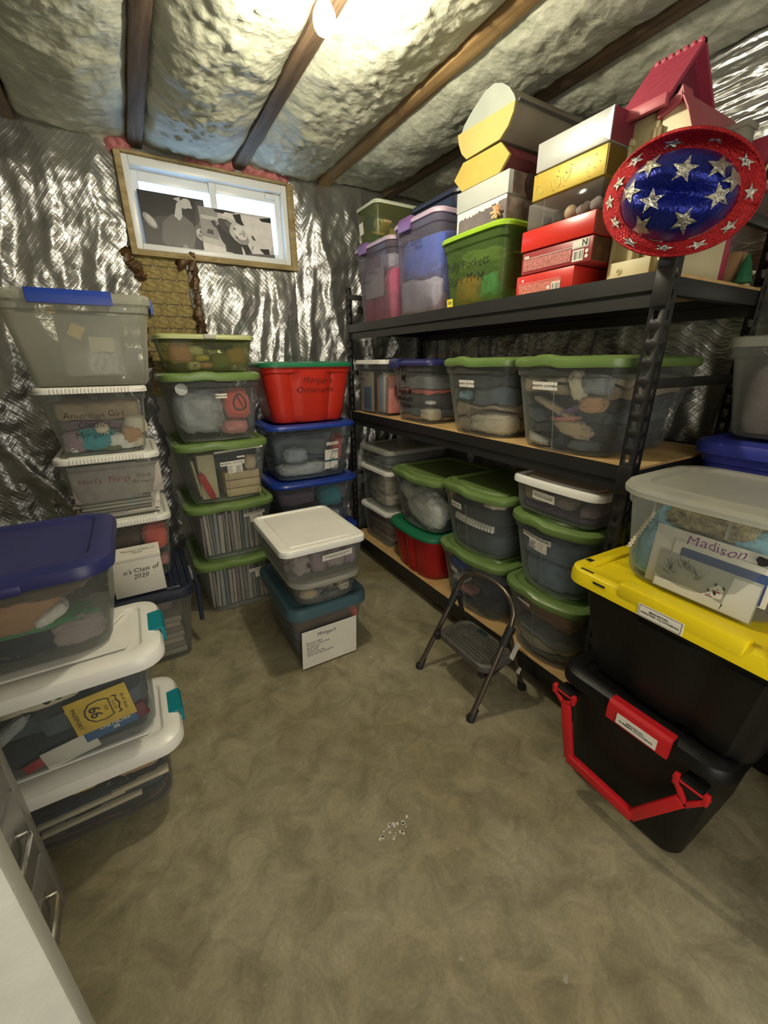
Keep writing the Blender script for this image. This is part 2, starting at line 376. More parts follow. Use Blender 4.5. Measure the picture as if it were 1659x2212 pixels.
# window
FRW = mat('white_window_vinyl', (.72, .75, .76), .35, var=.03)
OSB = wood_mat('yellowed_trim_wood', (.20, .14, .05), (.42, .33, .16), (6, 20, 20))
win = bpy.data.objects.new('window_1', None); col.objects.link(win); win['kind'] = 'structure'; win.location = ((WX0+WX1)/2, Y1, WZ0)
def wbox(name, d, ma, bev=.002):
    l = win.location
    return box(name, (d[0]-l.x, d[1]-l.x, d[2]-l.y, d[3]-l.y, d[4]-l.z, d[5]-l.z), ma, win, bev)
for d in ((WX0-.03, WX0, WZ0-.03, WZ1+.006), (WX1, WX1+.036, WZ0-.03, WZ1+.006), (WX0, WX1, WZ0-.03, WZ0-.002), (WX0, WX1, WZ1, WZ1+.012)):
    wbox('trim_board', (d[0], d[1], Y1-.05, Y1+.005, d[2], d[3]), OSB)
for d in ((WX0, WX0+.03, WZ0, WZ1), (WX1-.03, WX1, WZ0, WZ1), (WX0+.03, WX1-.03, WZ1-.04, WZ1), (WX0+.03, WX1-.03, WZ0, WZ0+.03)):
    wbox('window_frame', (d[0], d[1], Y1-.03, Y1+.07, d[2], d[3]), FRW, .004)
XM = (WX0+WX1)/2+.01
for sx0, sx1, yy in ((WX0+.03, XM+.02, Y1+.035), (XM-.02, WX1-.03, Y1+.012)):
    z0, z1 = WZ0+.03, WZ1-.04
    for d in ((sx0, sx0+.035, z0, z1), (sx1-.035, sx1, z0, z1), (sx0+.035, sx1-.035, z1-.045, z1), (sx0+.035, sx1-.035, z0, z0+.03)):
        wbox('sash_rail', (d[0], d[1], yy, yy+.02, d[2], d[3]), FRW, .003)
    wbox('pane', (sx0+.03, sx1-.03, yy+.008, yy+.012, z0+.02, z1-.02), clear('window_glass', (.8, .85, .9), .05, .05, tint=(.97, .98, 1), cloud=.01), 0)
wbox('sash_latch', (WX1-.12, WX1-.06, Y1-.005, Y1+.012, WZ1-.07, WZ1-.045), FRW, .004)

# ---------------------------------------------------------------- big photographs leaning in the window
GR = [mat('photo_grey_%d' % i, (g, g*.97, g*.95), .45, var=.1, vs=20) for i, g in enumerate((.012, .05, .12, .28, .5, .66))]
def ell(cx, cz, a, b, ang=0, n=22, wob=0, seed=0):
    out = []
    for k in range(n):
        t = 2*pi*k/n; r = 1+wob*noise.noise(Vector((cos(t)*1.5, sin(t)*1.5, seed)))
        x, z = a*r*cos(t), b*r*sin(t); out.append((cx+x*cos(ang)-z*sin(ang), cz+x*sin(ang)+z*cos(ang)))
    return out
def poster(label, x0, x1, z0, z1, y, shapes, base, lean):
    t = thing('photo_print', label, 'photograph', ((x0+x1)/2, y, z0)); t.rotation_euler = (lean, 0, 0)
    W, H = x1-x0, z1-z0
    box('print_sheet', (-W/2, W/2, 0, .002, 0, H), GR[base], t, 0)
    for i, (g, poly) in enumerate(shapes):
        bm = bmesh.new(); dd = -.0002-.00012*i
        bm.faces.new([bm.verts.new((min(W/2, max(-W/2, (px-.5)*W)), dd, min(H, max(0, pz*H)))) for px, pz in poly])
        obj('printed_tone', bm, GR[g], t, smooth=0)
poster('left black and white photo of a laughing child, propped sideways against the window', .213, .535, 1.985, 2.232, Y1-.012, [
    (1, [(.0, 0), (0, .45), (.25, .55), (.5, .62), (.7, .6), (.8, .3), (.75, 0)]),
    (2, [(.25, .1), (.3, .45), (.45, .62), (.62, .66), (.78, .5), (.8, .25), (.72, .02), (.3, .02)]),
    (3, ell(.12, .45, .07, .16, .5)), (4, ell(.13, .45, .045, .12, .5)),
    (4, [(.5, .6), (.56, .85), (.64, .84), (.62, .6), (.57, .52)]), (4, ell(.71, .86, .12, .08, .1, wob=.6)), (4, [(.52, .93), (.62, .98), (.64, .86)]),
    (1, [(.82, .45), (.86, .95), (1, .98), (1, .5)]), (3, [(.87, .5), (.9, .64), (1, .62), (1, .45)]),
    (2, ell(.9, .33, .12, .17, .3)), (4, ell(.9, .3, .085, .13, .3)), (0, ell(.88, .36, .012, .02)), (0, ell(.94, .24, .012, .02)), (1, ell(.86, .28, .014, .03, .4)),
    (3, [(.55, 0), (.6, .08), (.66, 0)])], 0, R(-4))
poster('right black and white photo of a smiling child, propped sideways against the window', .50, .905, 1.978, 2.20, Y1-.022, [
    (3, [(0, .35), (0, 1), (.25, 1), (.22, .3)]), (4, [(.02, .82), (.3, .8), (.35, .7), (.02, .74)]), (5, [(.0, .0), (0, .2), (.32, .12), (.34, 0)]),
    (1, [(.07, .42), (.09, .52), (.16, .5), (.16, .4)]), (1, [(.14, .7), (.2, .74), (.22, .55), (.17, .6)]),
    (0, [(.2, .98), (.33, 1), (.5, .97), (.42, .9), (.22, .92)]),
    (5, [(.35, .95), (1, .93), (1, .35), (.9, .05), (.6, .04), (.55, .5), (.48, .8), (.3, .86)]),
    (0, [(.45, .92), (.56, .96), (.57, .82), (.6, .7), (.5, .72)]), (0, [(.82, .92), (1, .98), (1, .86), (.86, .86)]),
    (0, ell(.40, .40, .17, .38, .2, wob=.3, seed=3)), (0, [(.3, .05), (.3, .5), (.5, .4), (.6, .32), (.68, .02)]), (1, ell(.37, .60, .09, .22, .5)), (2, ell(.40, .66, .05, .10, .6)),
    (4, ell(.515, .50, .125, .235, .2, wob=.15)), (3, ell(.545, .40, .09, .15, .3)), (5, ell(.53, .53, .085, .17, .2)), (4, ell(.575, .52, .035, .09, .1)), (1, ell(.455, .60, .013, .028, .3)), (1, ell(.475, .41, .012, .026, .3)), (0, ell(.457, .60, .006, .014)), (0, ell(.477, .41, .006, .013)), (3, ell(.525, .50, .018, .022)),
    (2, [(.563, .60), (.580, .54), (.585, .46), (.578, .41), (.572, .47), (.568, .54)]), (5, [(.52, .22), (.55, .14), (.57, .0), (.53, .0)]),
    (1, ell(.71, .44, .022, .05, .3, n=7, wob=.8)), (2, ell(.68, .2, .006, .07, -.2)), (0, [(.78, .2), (.92, .22), (.93, .05), (.86, .06)]), (2, [(.6, .0), (.62, .06), (1, .1), (1, .0)])], 4, R(-5))

# ---------------------------------------------------------------- steel shelving
SX0, SX1, SY0, SY1 = 1.295, 1.905, .672, 2.655
CHIP = wood_mat('particle_board', (.50, .31, .12), (.66, .45, .20), (8, 8, 8))
shelf = thing('storage_shelf', 'long black steel rack with slotted posts and chipboard decks along the right wall', 'shelf', ((SX0+SX1)/2, (SY0+SY1)/2, 0))
SL = Vector(shelf.location)
def slotted(x, y, sx, sy):
    """L-shaped post: two flanges with punched keyhole slots"""
    bm = bmesh.new(); H = 1.83; n = 36; p = H/n; w = .042
    for fl in (0, 1):
        for i in range(n):
            z0 = i*p; z1 = z0+p
            o = [(0, z0), (w, z0), (w, z1), (0, z1)]
            if fl == 0: q = [(.016, z0+.013), (.026, z0+.013), (.030, z0+.037), (.013, z0+.037)]
            else: q = [(.016, z0+.012), (.024, z0+.012), (.024, z0+.036), (.016, z0+.036)]
            P = lambda a, z: ((x-SL.x, y-SL.y+sy*a, z) if fl == 0 else (x-SL.x+sx*a, y-SL.y, z))
            A = [bm.verts.new(P(*t)) for t in o]; B = [bm.verts.new(P(*t)) for t in q]
            for k in range(4): bm.faces.new((A[k], A[(k+1) % 4], B[(k+1) % 4], B[k]))
    bmesh.ops.remove_doubles(bm, verts=bm.verts, dist=.0002)
    o = obj('post', bm, STEEL, shelf, smooth=20)
    s = o.modifiers.new('sheet', 'SOLIDIFY'); s.thickness = .002; s.offset = 0
slotted(SX0, SY0, 1, 1); slotted(SX0, SY1, 1, -1); slotted(SX1, SY0, -1, 1); slotted(SX1, SY1, -1, -1)
for zt in (.150, 1.060, 1.603):
    box('deck', (SX0+.004-SL.x, SX1-.004-SL.x, SY0+.004-SL.y, SY1-.004-SL.y, zt-.012, zt), CHIP, shelf, 0)
    zb = zt+.006
    for x, s in ((SX0, -1), (SX1, 1)):
        bm = bmesh.new()
        prof = [(0, zb), (0, zb-.046), (.010, zb-.052), (.010, zb-.088), (.014, zb-.088), (.014, zb-.050), (.004, zb-.044), (.004, zb)]
        prism(bm, [(x-SL.x+s*(.006)-s*a, z) for a, z in prof], SY0+.002-SL.y, SY1-.002-SL.y, 'y')
        obj('beam', bm, STEEL, shelf, smooth=20)
    for y in (SY0+.003, SY1-.003-.03):
        box('beam', (SX0-SL.x, SX1-SL.x, y-SL.y, y+.03-SL.y, zb-.06, zb-.014), STEEL, shelf)
    for y in (SY0-.004, SY1-.040):
        box('corner_plate', (SX0-.010-SL.x, SX0-.002-SL.x, y-SL.y, y+.044-SL.y, zb-.09, zb+.004), STEEL, shelf, .003)
for y in (SY0, SY1-.02):
    for z in (1.76, 1.30, .60):
        box('cross_brace', (SX0-SL.x, SX1-SL.x, y-SL.y, y+.02-SL.y, z, z+.03), STEEL, shelf, .002)
    box('cross_brace', (SX0-SL.x, SX1-SL.x, y-SL.y, y+.02-SL.y, .02, .05), STEEL, shelf, .002)

# ---------------------------------------------------------------- totes
def ring(a, b, r, bow=0, ns=14, nc=6, rib=None, nz=0):
    """closed outline of a rounded rectangle starting front-left; returns (x,y,side,t)"""
    r = min(r, a*.95, b*.95); P = []
    def side(k, n):
        for i in range(n):
            t = -1+2*(i+.5)/n
            if k == 0: x, y, q = t*(a-r), -b, (0, -1)
            if k == 1: x, y, q = a, t*(b-r), (1, 0)
            if k == 2: x, y, q = -t*(a-r), b, (0, 1)
            if k == 3: x, y, q = -a, -t*(b-r), (-1, 0)
            P.append([x, y, q[0], q[1], k, t])
    def corner(cx, cy, a0, k):
        for i in range(nc+1):
            an = a0+pi/2*i/nc; P.append([cx+r*cos(an), cy+r*sin(an), cos(an), sin(an), k, 9])
    side(0, ns); corner(a-r, -b+r, -pi/2, 4); side(1, ns); corner(a-r, b-r, 0, 5); side(2, ns); corner(-a+r, b-r, pi/2, 6); side(3, ns); corner(-a+r, -b+r, pi, 7)
    out = []
    for x, y, nx, ny, k, t in P:
        if rib and k < 4:
            d = rib(k, t); x += nx*d; y += ny*d
        if bow and y < 0: y -= bow*max(0, 1-(x/a)**2)*(1 if k in (0, 4, 7) else 0)
        out.append((x, y, k, t))
    return out
def loft(rings, cap0=True, cap1=True):
    bm = bmesh.new(); L = []
    for rg in rings: L.append([bm.verts.new(p) for p in rg])
    n = len(L[0])
    for i in range(len(L)-1):
        for k in range(n): bm.faces.new((L[i][k], L[i][(k+1) % n], L[i+1][(k+1) % n], L[i+1][k]))
    if cap0: bm.faces.new(L[0][::-1])
    if cap1: bm.faces.new(L[-1])
    return bm
class Tote: pass
PILES = []; BLOBS = []
def rib_flute(k, t, n=5, d=.010): return -d*max(0, cos(t*pi*n))**1
def tote(label, desc, face, c, f, z, W, D, H, body, lid, kind='flat', bow=0, taper=.035, r=.045, lidh=.03, lip=.012, rib=None, group=None, name='storage_bin', band=True, rz=0, center=False, opaque=False, lidbow=None):
    T = Tote(); T.W, T.D, T.H, T.bow, T.taper, T.lip, T.lidh, T.desc, T.r = W, D, H, bow, taper, lip, lidh, desc, r
    loc = (c, f+D/2, z) if face == 'S' else (f+D/2, c, z)
    T.rotz = (0 if face == 'S' else -pi/2)+rz
    T.root = thing(name, label, 'bin', loc, T.rotz, group); T.M = Matrix.Translation(loc) @ Matrix.Rotation(T.rotz, 4, 'Z')
    Hb = H-lidh*.55; T.Hb = Hb; T.Wt = W-2*lip; T.Dt = D-2*lip
    def ins(zz): return taper*(1-zz/Hb)
    def rg(zz, off, rb=True):
        return [(x, y, zz) for x, y, k, t in ring(T.Wt/2-ins(zz)+off, T.Dt/2-ins(zz)+off, max(.012, r-ins(zz)*.3), bow, rib=rib if rb else None)]
    zb = H-lidh-(.035 if band else .004)
    rings = [rg(.004, -.030, 0), rg(0, -.016, 0), rg(.004, -.005), rg(.016, 0)]
    for i in range(1, 5): rings.append(rg(.016+(zb-.016)*i/5, 0))
    rings += [rg(zb, 0), rg(zb+.006, .005, 0), rg(Hb-.006, .005, 0), rg(Hb-.004, .010, 0), rg(Hb, .010, 0)]
    bmb = loft(rings, True, False)
    T.body = obj('body', bmb, body, T.root)
    # ridge seam in the middle of bowed fronts
    if bow > .015:
        bm = bmesh.new(); pts = []
        for i in range(7):
            zz = .01+(zb-.02)*i/6; pts.append((0, T.front(0, zz)-.0005 if False else -(T.Dt/2-ins(zz))-bow-.0005, zz))
        tube(bm, pts, .0022, 5); obj('seam', bm, body, T.root)
    def front(x, zz):
        a = T.Wt/2-ins(zz)
        y = -(T.Dt/2-ins(zz))-bow*max(0, 1-(x/a)**2)
        if rib: y -= max(0, rib(0, max(-1, min(1, x/(a-r)))))
        if band and zz > zb: y -= .005
        return y
    T.front = front
    T.right = lambda y, zz: T.Wt/2-ins(zz)
    # lid
    lb = bow if lidbow is None else lidbow
    def lg(a_in, zz, rr=None, wave=0):
        out = []
        for x, y, k, t in ring(W/2-a_in, D/2-a_in, max(.01, (rr or r+.008)-a_in*.8), lb):
            dz = 0
            if wave and k == 0 and t != 9:
                s = max(0, 1-((t+.28)/.34)**2); dz = wave*(s*s*(3-2*s)) - wave*.3*max(0, 1-((t-.35)/.5)**2)
            out.append((x, y, zz+dz))
        return out
    if kind == 'green':
        wv = .010
        R_ = [lg(.010, H-lidh), lg(.002, H-lidh-.001, None, wv*.7), lg(-.002, H-lidh*.72, None, wv), lg(0, H-lidh*.3, None, wv), lg(.007, H-.006, None, wv), lg(.018, H, None, wv*.6), lg(.030, H-.001), lg(.040, H-.012), lg(.070, H-.014), lg(.078, H-.006), lg(.12, H-.006)]
    elif kind == 'flat':
        R_ = [lg(.006, H-lidh), lg(.001, H-lidh), lg(0, H-lidh*.5), lg(.003, H-.004), lg(.009, H), lg(.020, H), lg(.027, H-.007), lg(.05, H-.008), lg(.056, H-.003), lg(.075, H-.003)]
    elif kind == 'plain':
        R_ = [lg(.006, H-lidh), lg(.0, H-lidh), lg(0, H-lidh*.45), lg(.004, H-.005), lg(.012, H), lg(.03, H), lg(.036, H-.004), lg(.06, H-.004)]
    elif kind == 'dome':
        R_ = [lg(.008, H-lidh), lg(-.002, H-lidh), lg(-.003, H-lidh*.6), lg(.004, H-lidh*.25), lg(.016, H-.006), lg(.034, H), lg(.05, H-.002), lg(.058, H-.010), lg(.08, H-.011)]
    else:
        R_ = [lg(.008, H-lidh), lg(0, H-lidh), lg(-.002, H-lidh*.6), lg(.002, H-.006), lg(.012, H), lg(.022, H), lg(.03, H-.006), lg(.045, H-.006)]
    T.lid = obj('lid', loft(R_, False, True), lid, T.root)
    T.lidfront = lambda x, zz: -D/2-lb*max(0, 1-(x/(W/2))**2)
    return T
def plate(T, name, x, z, w, h, ma, parent=None, off=.0012, side='front', ang=0, nx=6, nzz=2, fn=None):
    """thin label that follows the wall of the bin"""
    fn = fn or T.front; bm = bmesh.new(); V = []
    ca, sa = cos(ang), sin(ang)
    for j in range(nzz+1):
        row = []
        for i in range(nx+1):
            u, v = (i/nx-.5)*w, (j/nzz-.5)*h; xx, zz = x+u*ca-v*sa, z+u*sa+v*ca
            row.append(bm.verts.new((xx, fn(xx, zz)-off, zz)))
        V.append(row)
    for j in range(nzz):
        for i in range(nx): bm.faces.new((V[j][i], V[j][i+1], V[j+1][i+1], V[j+1][i]))
    return obj(name, bm, ma, parent or T.root, smooth=0)
def sticker(T, x, z, w, h, s, size, ang=0, fn=None, small=0, off=.0014):
    p = plate(T, 'label_sticker', x, z, w, h, PAPER, ang=ang, fn=fn, off=off); f = fn or T.front
    lettering(s, size, lambda a, b: (x+a, f(x+a, z+b)-off-.0006, z+b), PRINT, p, bold=.02, ang=ang, stretch=1.25)
    if small:
        q = plate(T, 'contents_label', x+.01, z-h*.5-.022, w*.62, .044, PAPER, ang=ang, fn=fn, off=off)
        bm = bmesh.new()
        for c_ in (-.022, .022):
            for k in range(5):
                zz = z-h*.5-.022+.015-.0075*k
                bx(bm, x+.01+c_-.017, x+.01+c_+.013-.004*(k % 3), f(x, zz)-off-.001, f(x, zz)-off-.0004, zz-.0012, zz+.0012)
        obj('small_print', bm, mat('grey_print', (.2, .2, .2), .6), q, smooth=0)
    return p
def scrawl(T, s, x, z, size, ang=0, fn=None, ma=None, seed=1, **kw):
    f = fn or T.front
    return lettering(s, size, lambda a, b: (x+a, f(x+a, z+b)-.0015, z+b), ma or INK, T.root, name='handwriting', hand=.16, seed=seed, ang=ang, **dict(dict(bold=-.012), **kw))
def latch(T, side, c, w, ma, h=.05, z=None, th=.014, name='latch', inn=.022):
    """hooked clasp folded over the lid edge"""
    z = T.H if z is None else z
    prof = [(-inn, z+.003-(.0 if inn < .03 else .004)), (.004, z+.004), (th*.8, z-.004), (th, z-.02), (th*.9, z-h), (.002, z-h), (.004, z-.03), (.001, z-.004), (-inn, z-.002-(.0 if inn < .03 else .006))]
    bm = bmesh.new()
    if side == 'front': prism(bm, [(-T.D/2-T.bow*max(0, 1-(c/(T.W/2))**2)-a, b) for a, b in prof], c-w/2, c+w/2, 'x')
    else:
        s = 1 if side == 'right' else -1; prism(bm, [(s*(T.W/2+a), b) for a, b in prof], c-w/2, c+w/2, 'y')
    bmesh.ops.bevel(bm, geom=[e for e in bm.edges], offset=.0016, segments=2, affect='EDGES')
    return obj(name, bm, ma, T.root)

# ---------------------------------------------------------------- contents
def cm(name, c, rough=.9): return mat('cloth_'+name, c, rough, var=.25, vs=9, bump=.9, bs=26, sheen=.3)
CLOTH = dict(beige=(.46, .36, .24), cream=(.62, .56, .42), charcoal=(.045, .055, .065), slate=(.10, .13, .155), navy=(.02, .03, .06), denim=(.085, .125, .19), lightblue=(.25, .33, .46), coral=(.72, .13, .09), white=(.72, .71, .66), pink=(.60, .25, .24), grey=(.24, .25, .26), palegrey=(.42, .44, .45), tan=(.45, .26, .14), brown=(.14, .085, .055), purple=(.15, .09, .22), mauve=(.28, .20, .24), olive=(.16, .17, .07), teal=(.05, .30, .35), red=(.50, .03, .03), hotpink=(.65, .05, .15), orange=(.62, .15, .05), black=(.02, .02, .022), skyblue=(.28, .48, .60), dusty=(.33, .27, .27), green=(.06, .28, .12), yellow=(.70, .52, .12), blue=(.03, .12, .55), plaid=(.10, .16, .34))
def cloth(n): return cm(n, CLOTH[n])
ORD = ['at the very bottom', 'second from the bottom', 'third from the bottom', 'fourth from the bottom', 'fifth from the bottom', 'sixth from the bottom']
def place(T, bm, center, ma, name, label, cat, group=None, rotx=0, roty=0, rotz=0, smooth=60):
    o = obj(name, bm, ma, smooth=smooth)
    o.matrix_world = T.M @ Matrix.Translation(center) @ Matrix.Rotation(rotz, 4, 'Z') @ Matrix.Rotation(rotx, 4, 'X') @ Matrix.Rotation(roty, 4, 'Y')
    return tag(o, label, cat, group)
def confine(T, vs, c, m=.006):
    """cloth pressed against the walls of its bin stays inside them"""
    zmax = T.H-T.lidh-.006
    for v in vs:
        x, y, z = v.co.x+c[0], v.co.y+c[1], v.co.z+c[2]
        z = min(zmax, max(.007, z)); i_ = T.taper*(1-z/T.Hb)+m+(.012 if z < .02 else 0); a, b = T.Wt/2-i_, T.Dt/2-i_
        x = max(-a, min(a, x)); y = min(b, max(-b-T.bow*max(0, 1-(x/a)**2), y)); r = T.r*.9
        ex, ey = abs(x)-(a-r), abs(y)-(b-r)
        if ex > 0 and ey > 0 and math.hypot(ex, ey) > r:
            k = r/math.hypot(ex, ey); x = math.copysign(a-r+ex*k, x); y = math.copysign(b-r+ey*k, y)
        v.co = (x-c[0], y-c[1], z-c[2])
def pile(T, layers, x0=-1, x1=1, z0=0, z1=.9, dy=1.0, wav=.018, seed=0, noun='garment', y0=0):
    """folded layers that nest on each other: (colour, share[, extra words])"""
    tot = sum(l[1] for l in layers); acc = 0; n = len(layers)
    Zb = .012+(T.Hb-.05)*z0; Zt = .012+(T.Hb-.05)*z1
    for i, l in enumerate(layers):
        a = acc/tot; acc += l[1]; b = acc/tot
        za, zb_ = Zb+(Zt-Zb)*a, Zb+(Zt-Zb)*b; zc = (za+zb_)/2
        hw = T.Wt/2-T.taper*(1-zc/T.Hb)-.013; hd = (T.Dt/2-T.taper*(1-zc/T.Hb)-.013)
        hw0 = T.Wt/2-T.taper*(1-za/T.Hb)-.012; hd0 = T.Dt/2-T.taper*(1-za/T.Hb)-.012
        hw, hd = min(hw, hw0+.004), min(hd, hd0+.004)
        xa, xb = x0*hw, x1*hw; cx, wx = (xa+xb)/2, (xb-xa)/2-.002
        sd = seed*3.1+7
        def Bd(q, x, y, zbase):
            if q == 0: return 0
            A = wav*min(1, q*1.2)
            return A*(noise.noise(Vector((x*9+sd, y*9, q*2.3+sd)))+.5*noise.noise(Vector((x*24, y*20+sd, q*5.0))))
        rings = []
        base = ring(wx, hd*dy, min(.04, wx*.8), T.bow*.9, ns=16, nc=5)
        for lv in (0, .0001, .2, .45, .7, .93, 1.0):
            rr = []
            for x, y, k, t in base:
                sh = 1-.030*(1-min(1, 4*lv*(1-lv)+.2)) ; 
                if lv == 0 or lv == 1.0: sh *= .82
                fx = 1-.05*abs(noise.noise(Vector((x*22+sd, y*22, i*3+(0 if lv < .01 else 3 if lv == 1 else lv*5+.4)))))
                X_, Y_ = x*sh*fx, y*sh*fx
                q = lv if lv < 1 else 1
                bb = (za+Bd(i, X_, Y_, 0))*(1-q)+(zb_+Bd(i+1 if i < n-1 else n*1.0, X_, Y_, 0))*q
                bb += (.0026 if lv == 0 or lv == .0001 else 0) - (.0026 if lv >= .93 else 0)
                if lv == .93: bb -= (zb_-za)*.05
                rr.append((X_, Y_, max(.006, bb)-zc))
            rings.append(rr)
        bm = loft(rings, False, False); AV_ = bm.verts[:]; nn_ = len(rings[0])
        for st_ in (0, len(rings)-1):
            rv = AV_[st_*nn_:(st_+1)*nn_]; cc = bm.verts.new(sum((v.co for v in rv), Vector())/nn_)
            for k in range(nn_): bm.faces.new((cc, rv[k], rv[(k+1) % nn_]))
        confine(T, bm.verts[:], (cx, y0, zc), .008)
        word = l[0]
        lab = '%s folded %s %s in %s' % ({'lightblue': 'light blue', 'palegrey': 'pale grey', 'hotpink': 'hot pink', 'skyblue': 'sky blue', 'dusty': 'dusty rose'}.get(word, word), l[2] if len(l) > 2 else noun, (ORD[i] if i < n-1 or n == 1 else 'on top') if n > 1 else 'filling the space', T.desc)
        PILES.append((T, place(T, bm, (cx, y0, zc), cloth(word), 'folded_garment', lab, 'clothing'), (cx, y0, zc)))
def blob(T, x, z, w, h, d, colr, label, cat='clothing', name='bundled_cloth', seed=0, y=None, amp=.14, pw=.62, rot=0, ma=None, fold=.13, yin=.012):
    """soft rounded bundle pressed close to the front wall; x,z centre in metres"""
    bm = bmesh.new(); nu, nv = 40, 26; V = []
    def sp(v, p): return math.copysign(abs(v)**p, v)
    y = (T.front(x, z)+d/2+yin) if y is None else y
    for j in range(nv+1):
        ph = -pi/2+pi*j/nv; row = []
        for i in range(nu):
            th = 2*pi*i/nu
            p = Vector((sp(cos(ph), pw)*sp(cos(th), pw), sp(cos(ph), pw)*sp(sin(th), pw), sp(sin(ph), pw)))
            wq = p+.35*noise.noise_vector(p*1.3+Vector((seed*2, 1, 0)))
            s = 1-amp*(.35+noise.noise(p*1.6+Vector((seed*5, 0, 0))))+fold*(.9-2.2*abs(noise.noise(wq*2.6+Vector((0, seed*3, 0))))-1.3*abs(noise.noise(wq*6+Vector((seed, 0, 0)))))
            row.append(bm.verts.new((p.x*w/2*s, p.y*d/2*s, p.z*h/2*s)))
            if j in (0, nv): break
        V.append(row)
    for j in range(nv):
        for i in range(nu):
            a, b = V[j], V[j+1]; k = (i+1) % nu
            if j == 0: bm.faces.new((a[0], b[k], b[i]))
            elif j == nv-1: bm.faces.new((a[i], a[k], b[0]))
            else: bm.faces.new((a[i], a[k], b[k], b[i]))
    vs = bm.verts[:]
    for ax_, dim in ((0, w), (1, d), (2, h)):       # keep the asked size
        mx = max(abs(v.co[ax_]) for v in vs)*2
        if mx > dim:
            for v in vs: v.co[ax_] *= dim/mx
    bmesh.ops.rotate(bm, matrix=Matrix.Rotation(rot, 3, 'Y'), verts=vs)
    confine(T, vs, (x, y, z)); BLOBS.append((T, x, z, max(v.co.x for v in vs), max(v.co.z for v in vs), y+max(v.co.y for v in vs)))
    return place(T, bm, (x, y, z), ma or cloth(colr), name, label, cat, smooth=180)
def slab(T, x, z, w, h, d, ma, label, cat, name, y=None, rot=0, group=None, bev=.002, yin=.012, pages=None, rotx=0, rotz=0):
    y = (T.front(x, z)+d/2+yin) if y is None else y
    bm = bmesh.new(); bx(bm, -w/2, w/2, -d/2, d/2, -h/2, h/2, bev)
    o = place(T, bm, (x, y, z), ma, name, label, cat, group, roty=rot, rotx=rotx, rotz=rotz, smooth=30)
    if pages:
        for a in pages: box('page_block', a, CREAMP, o, 0)
    return o
def row_books(T, x0, x1, h, d, colors, label, group, name='paper_folder', cat='folder', zb=.014, lean=.06, seed=1):
    rnd = random.Random(seed); x = x0; i = 0
    while x < x1:
        w = rnd.uniform(.010, .024); hh = h*rnd.uniform(.86, 1.02); c_ = colors[i % len(colors)]
        ang = rnd.uniform(0, lean)
        slab(T, x+w/2, zb+hh/2+.002+sin(ang)*w/2, w-.002, hh, d, c_, label, cat, name, rot=ang*.9, group=group, bev=.001, y=T.front(0, .1)+T.bow+d/2+.03+rnd.uniform(0, .01))
        x += w+.002+(.002 if ang > .03 else 0); i += 1
def pm(n, c, r=.6): return mat('print_'+n, c, r, var=.15, vs=25)

# ================================================================ LEFT BACK COLUMN (white lids, blue-clasp box on top)
def grip(T, w, n=22):
    bm = bmesh.new()
    for i in range(n):
        x = -w/2+w*i/(n-1); bx(bm, x-.003, x+.003, -T.D/2-.0035, -T.D/2+.002, T.H-.024, T.H-.004, .001)
    obj('grip_ridges', bm, WHITE, T.root, smooth=0)
A5 = tote('clear bin with dark slate lid on the floor under the small white carton', 'the slate-lidded floor bin', 'S', -.16, 1.905, 0, .50, .52, .40, CLG, NAVY2, 'flat', taper=.05, lidh=.045, r=.05)
for k in range(4): box('lid_rib', (.13+.022*k, .142+.022*k, -.20, .20, .396, .404), NAVY2, A5.root, .002)
box('clasp', (.238, .262, -.06, .02, .335, .385), mat('grey_clasp', (.22, .22, .22), .4), A5.root, .004)
bm = bmesh.new(); tube(bm, [(.262, -.03, .36), (.275, -.05, .30), (.268, -.10, .22), (.262, -.14, .14)], .011, 8); obj('carry_strap', bm, NAVY2, A5.root)
for i in range(7):
    slab(A5, .0, .03+.030*i, .34-.008*(i % 3), .026, .36, pm('mag%d' % (i % 3), [(.45, .42, .34), (.30, .27, .22), (.52, .46, .38)][i % 3]), 'flat pad of papers stacked low in the slate-lidded floor bin', 'papers', 'paper_pad', group='paper pads in the slate-lidded bin', y=0)
blob(A5, .0, .30, .36, .13, .40, 'dusty', 'dusty rose bundle of cloth over the paper pads in the slate-lidded bin', y=0)

AX, AY = -.135, 2.05
A4 = tote('white-lidded clear bin of orange and dark decorations above the slate-lidded bin', 'the white-lidded bin behind the small carton', 'S', AX, AY, .402, .385, .42, .325, CL, WHITE, 'flat', taper=.035, lidh=.028)
pile(A4, [('black', .5), ('charcoal', .3), ('brown', .25)], z1=.86, seed=3, noun='costume piece', dy=.9)
blob(A4, .11, .20, .12, .14, .10, 'coral', 'orange and black felt decoration in the white-lidded bin behind the small carton', 'decoration', 'felt_decoration', 4)
blob(A4, .13, .07, .09, .05, .09, 'pink', 'small pink cloth scrap low in the white-lidded bin behind the small carton', seed=5)
grip(A4, .26)
A3 = tote('white-lidded clear bin with loose papers and faded red writing', 'the paper-filled white-lidded bin', 'S', AX, AY, .728, .39, .42, .292, CLG, WHITE, 'flat', taper=.035, lidh=.026)
grip(A3, .26)
for i in range(8):
    slab(A3, .01*((i*7) % 3-1), .025+.016*i, .30+.012*(i % 2), .010, .33, pm('loose%d' % (i % 3), [(.50, .47, .40), (.34, .31, .27), (.60, .57, .50)][i % 3]), 'sheaf of loose papers lying flat in the paper-filled white-lidded bin', 'papers', 'paper_sheaf', group='paper sheaves in the white-lidded bin', y=0, rotz=.03*((i*5) % 3-1), bev=.001)
slab(A3, -.03, .17, .25, .16, .003, pm('drawing', (.40, .36, .34)), 'large grey drawing sheet standing up in the paper-filled bin', 'paper', 'drawing_sheet')
slab(A3, .12, .175, .13, .14, .003, pm('drawing2', (.46, .42, .38)), 'smaller sheet beside the grey drawing in the paper-filled bin', 'paper', 'drawing_sheet')
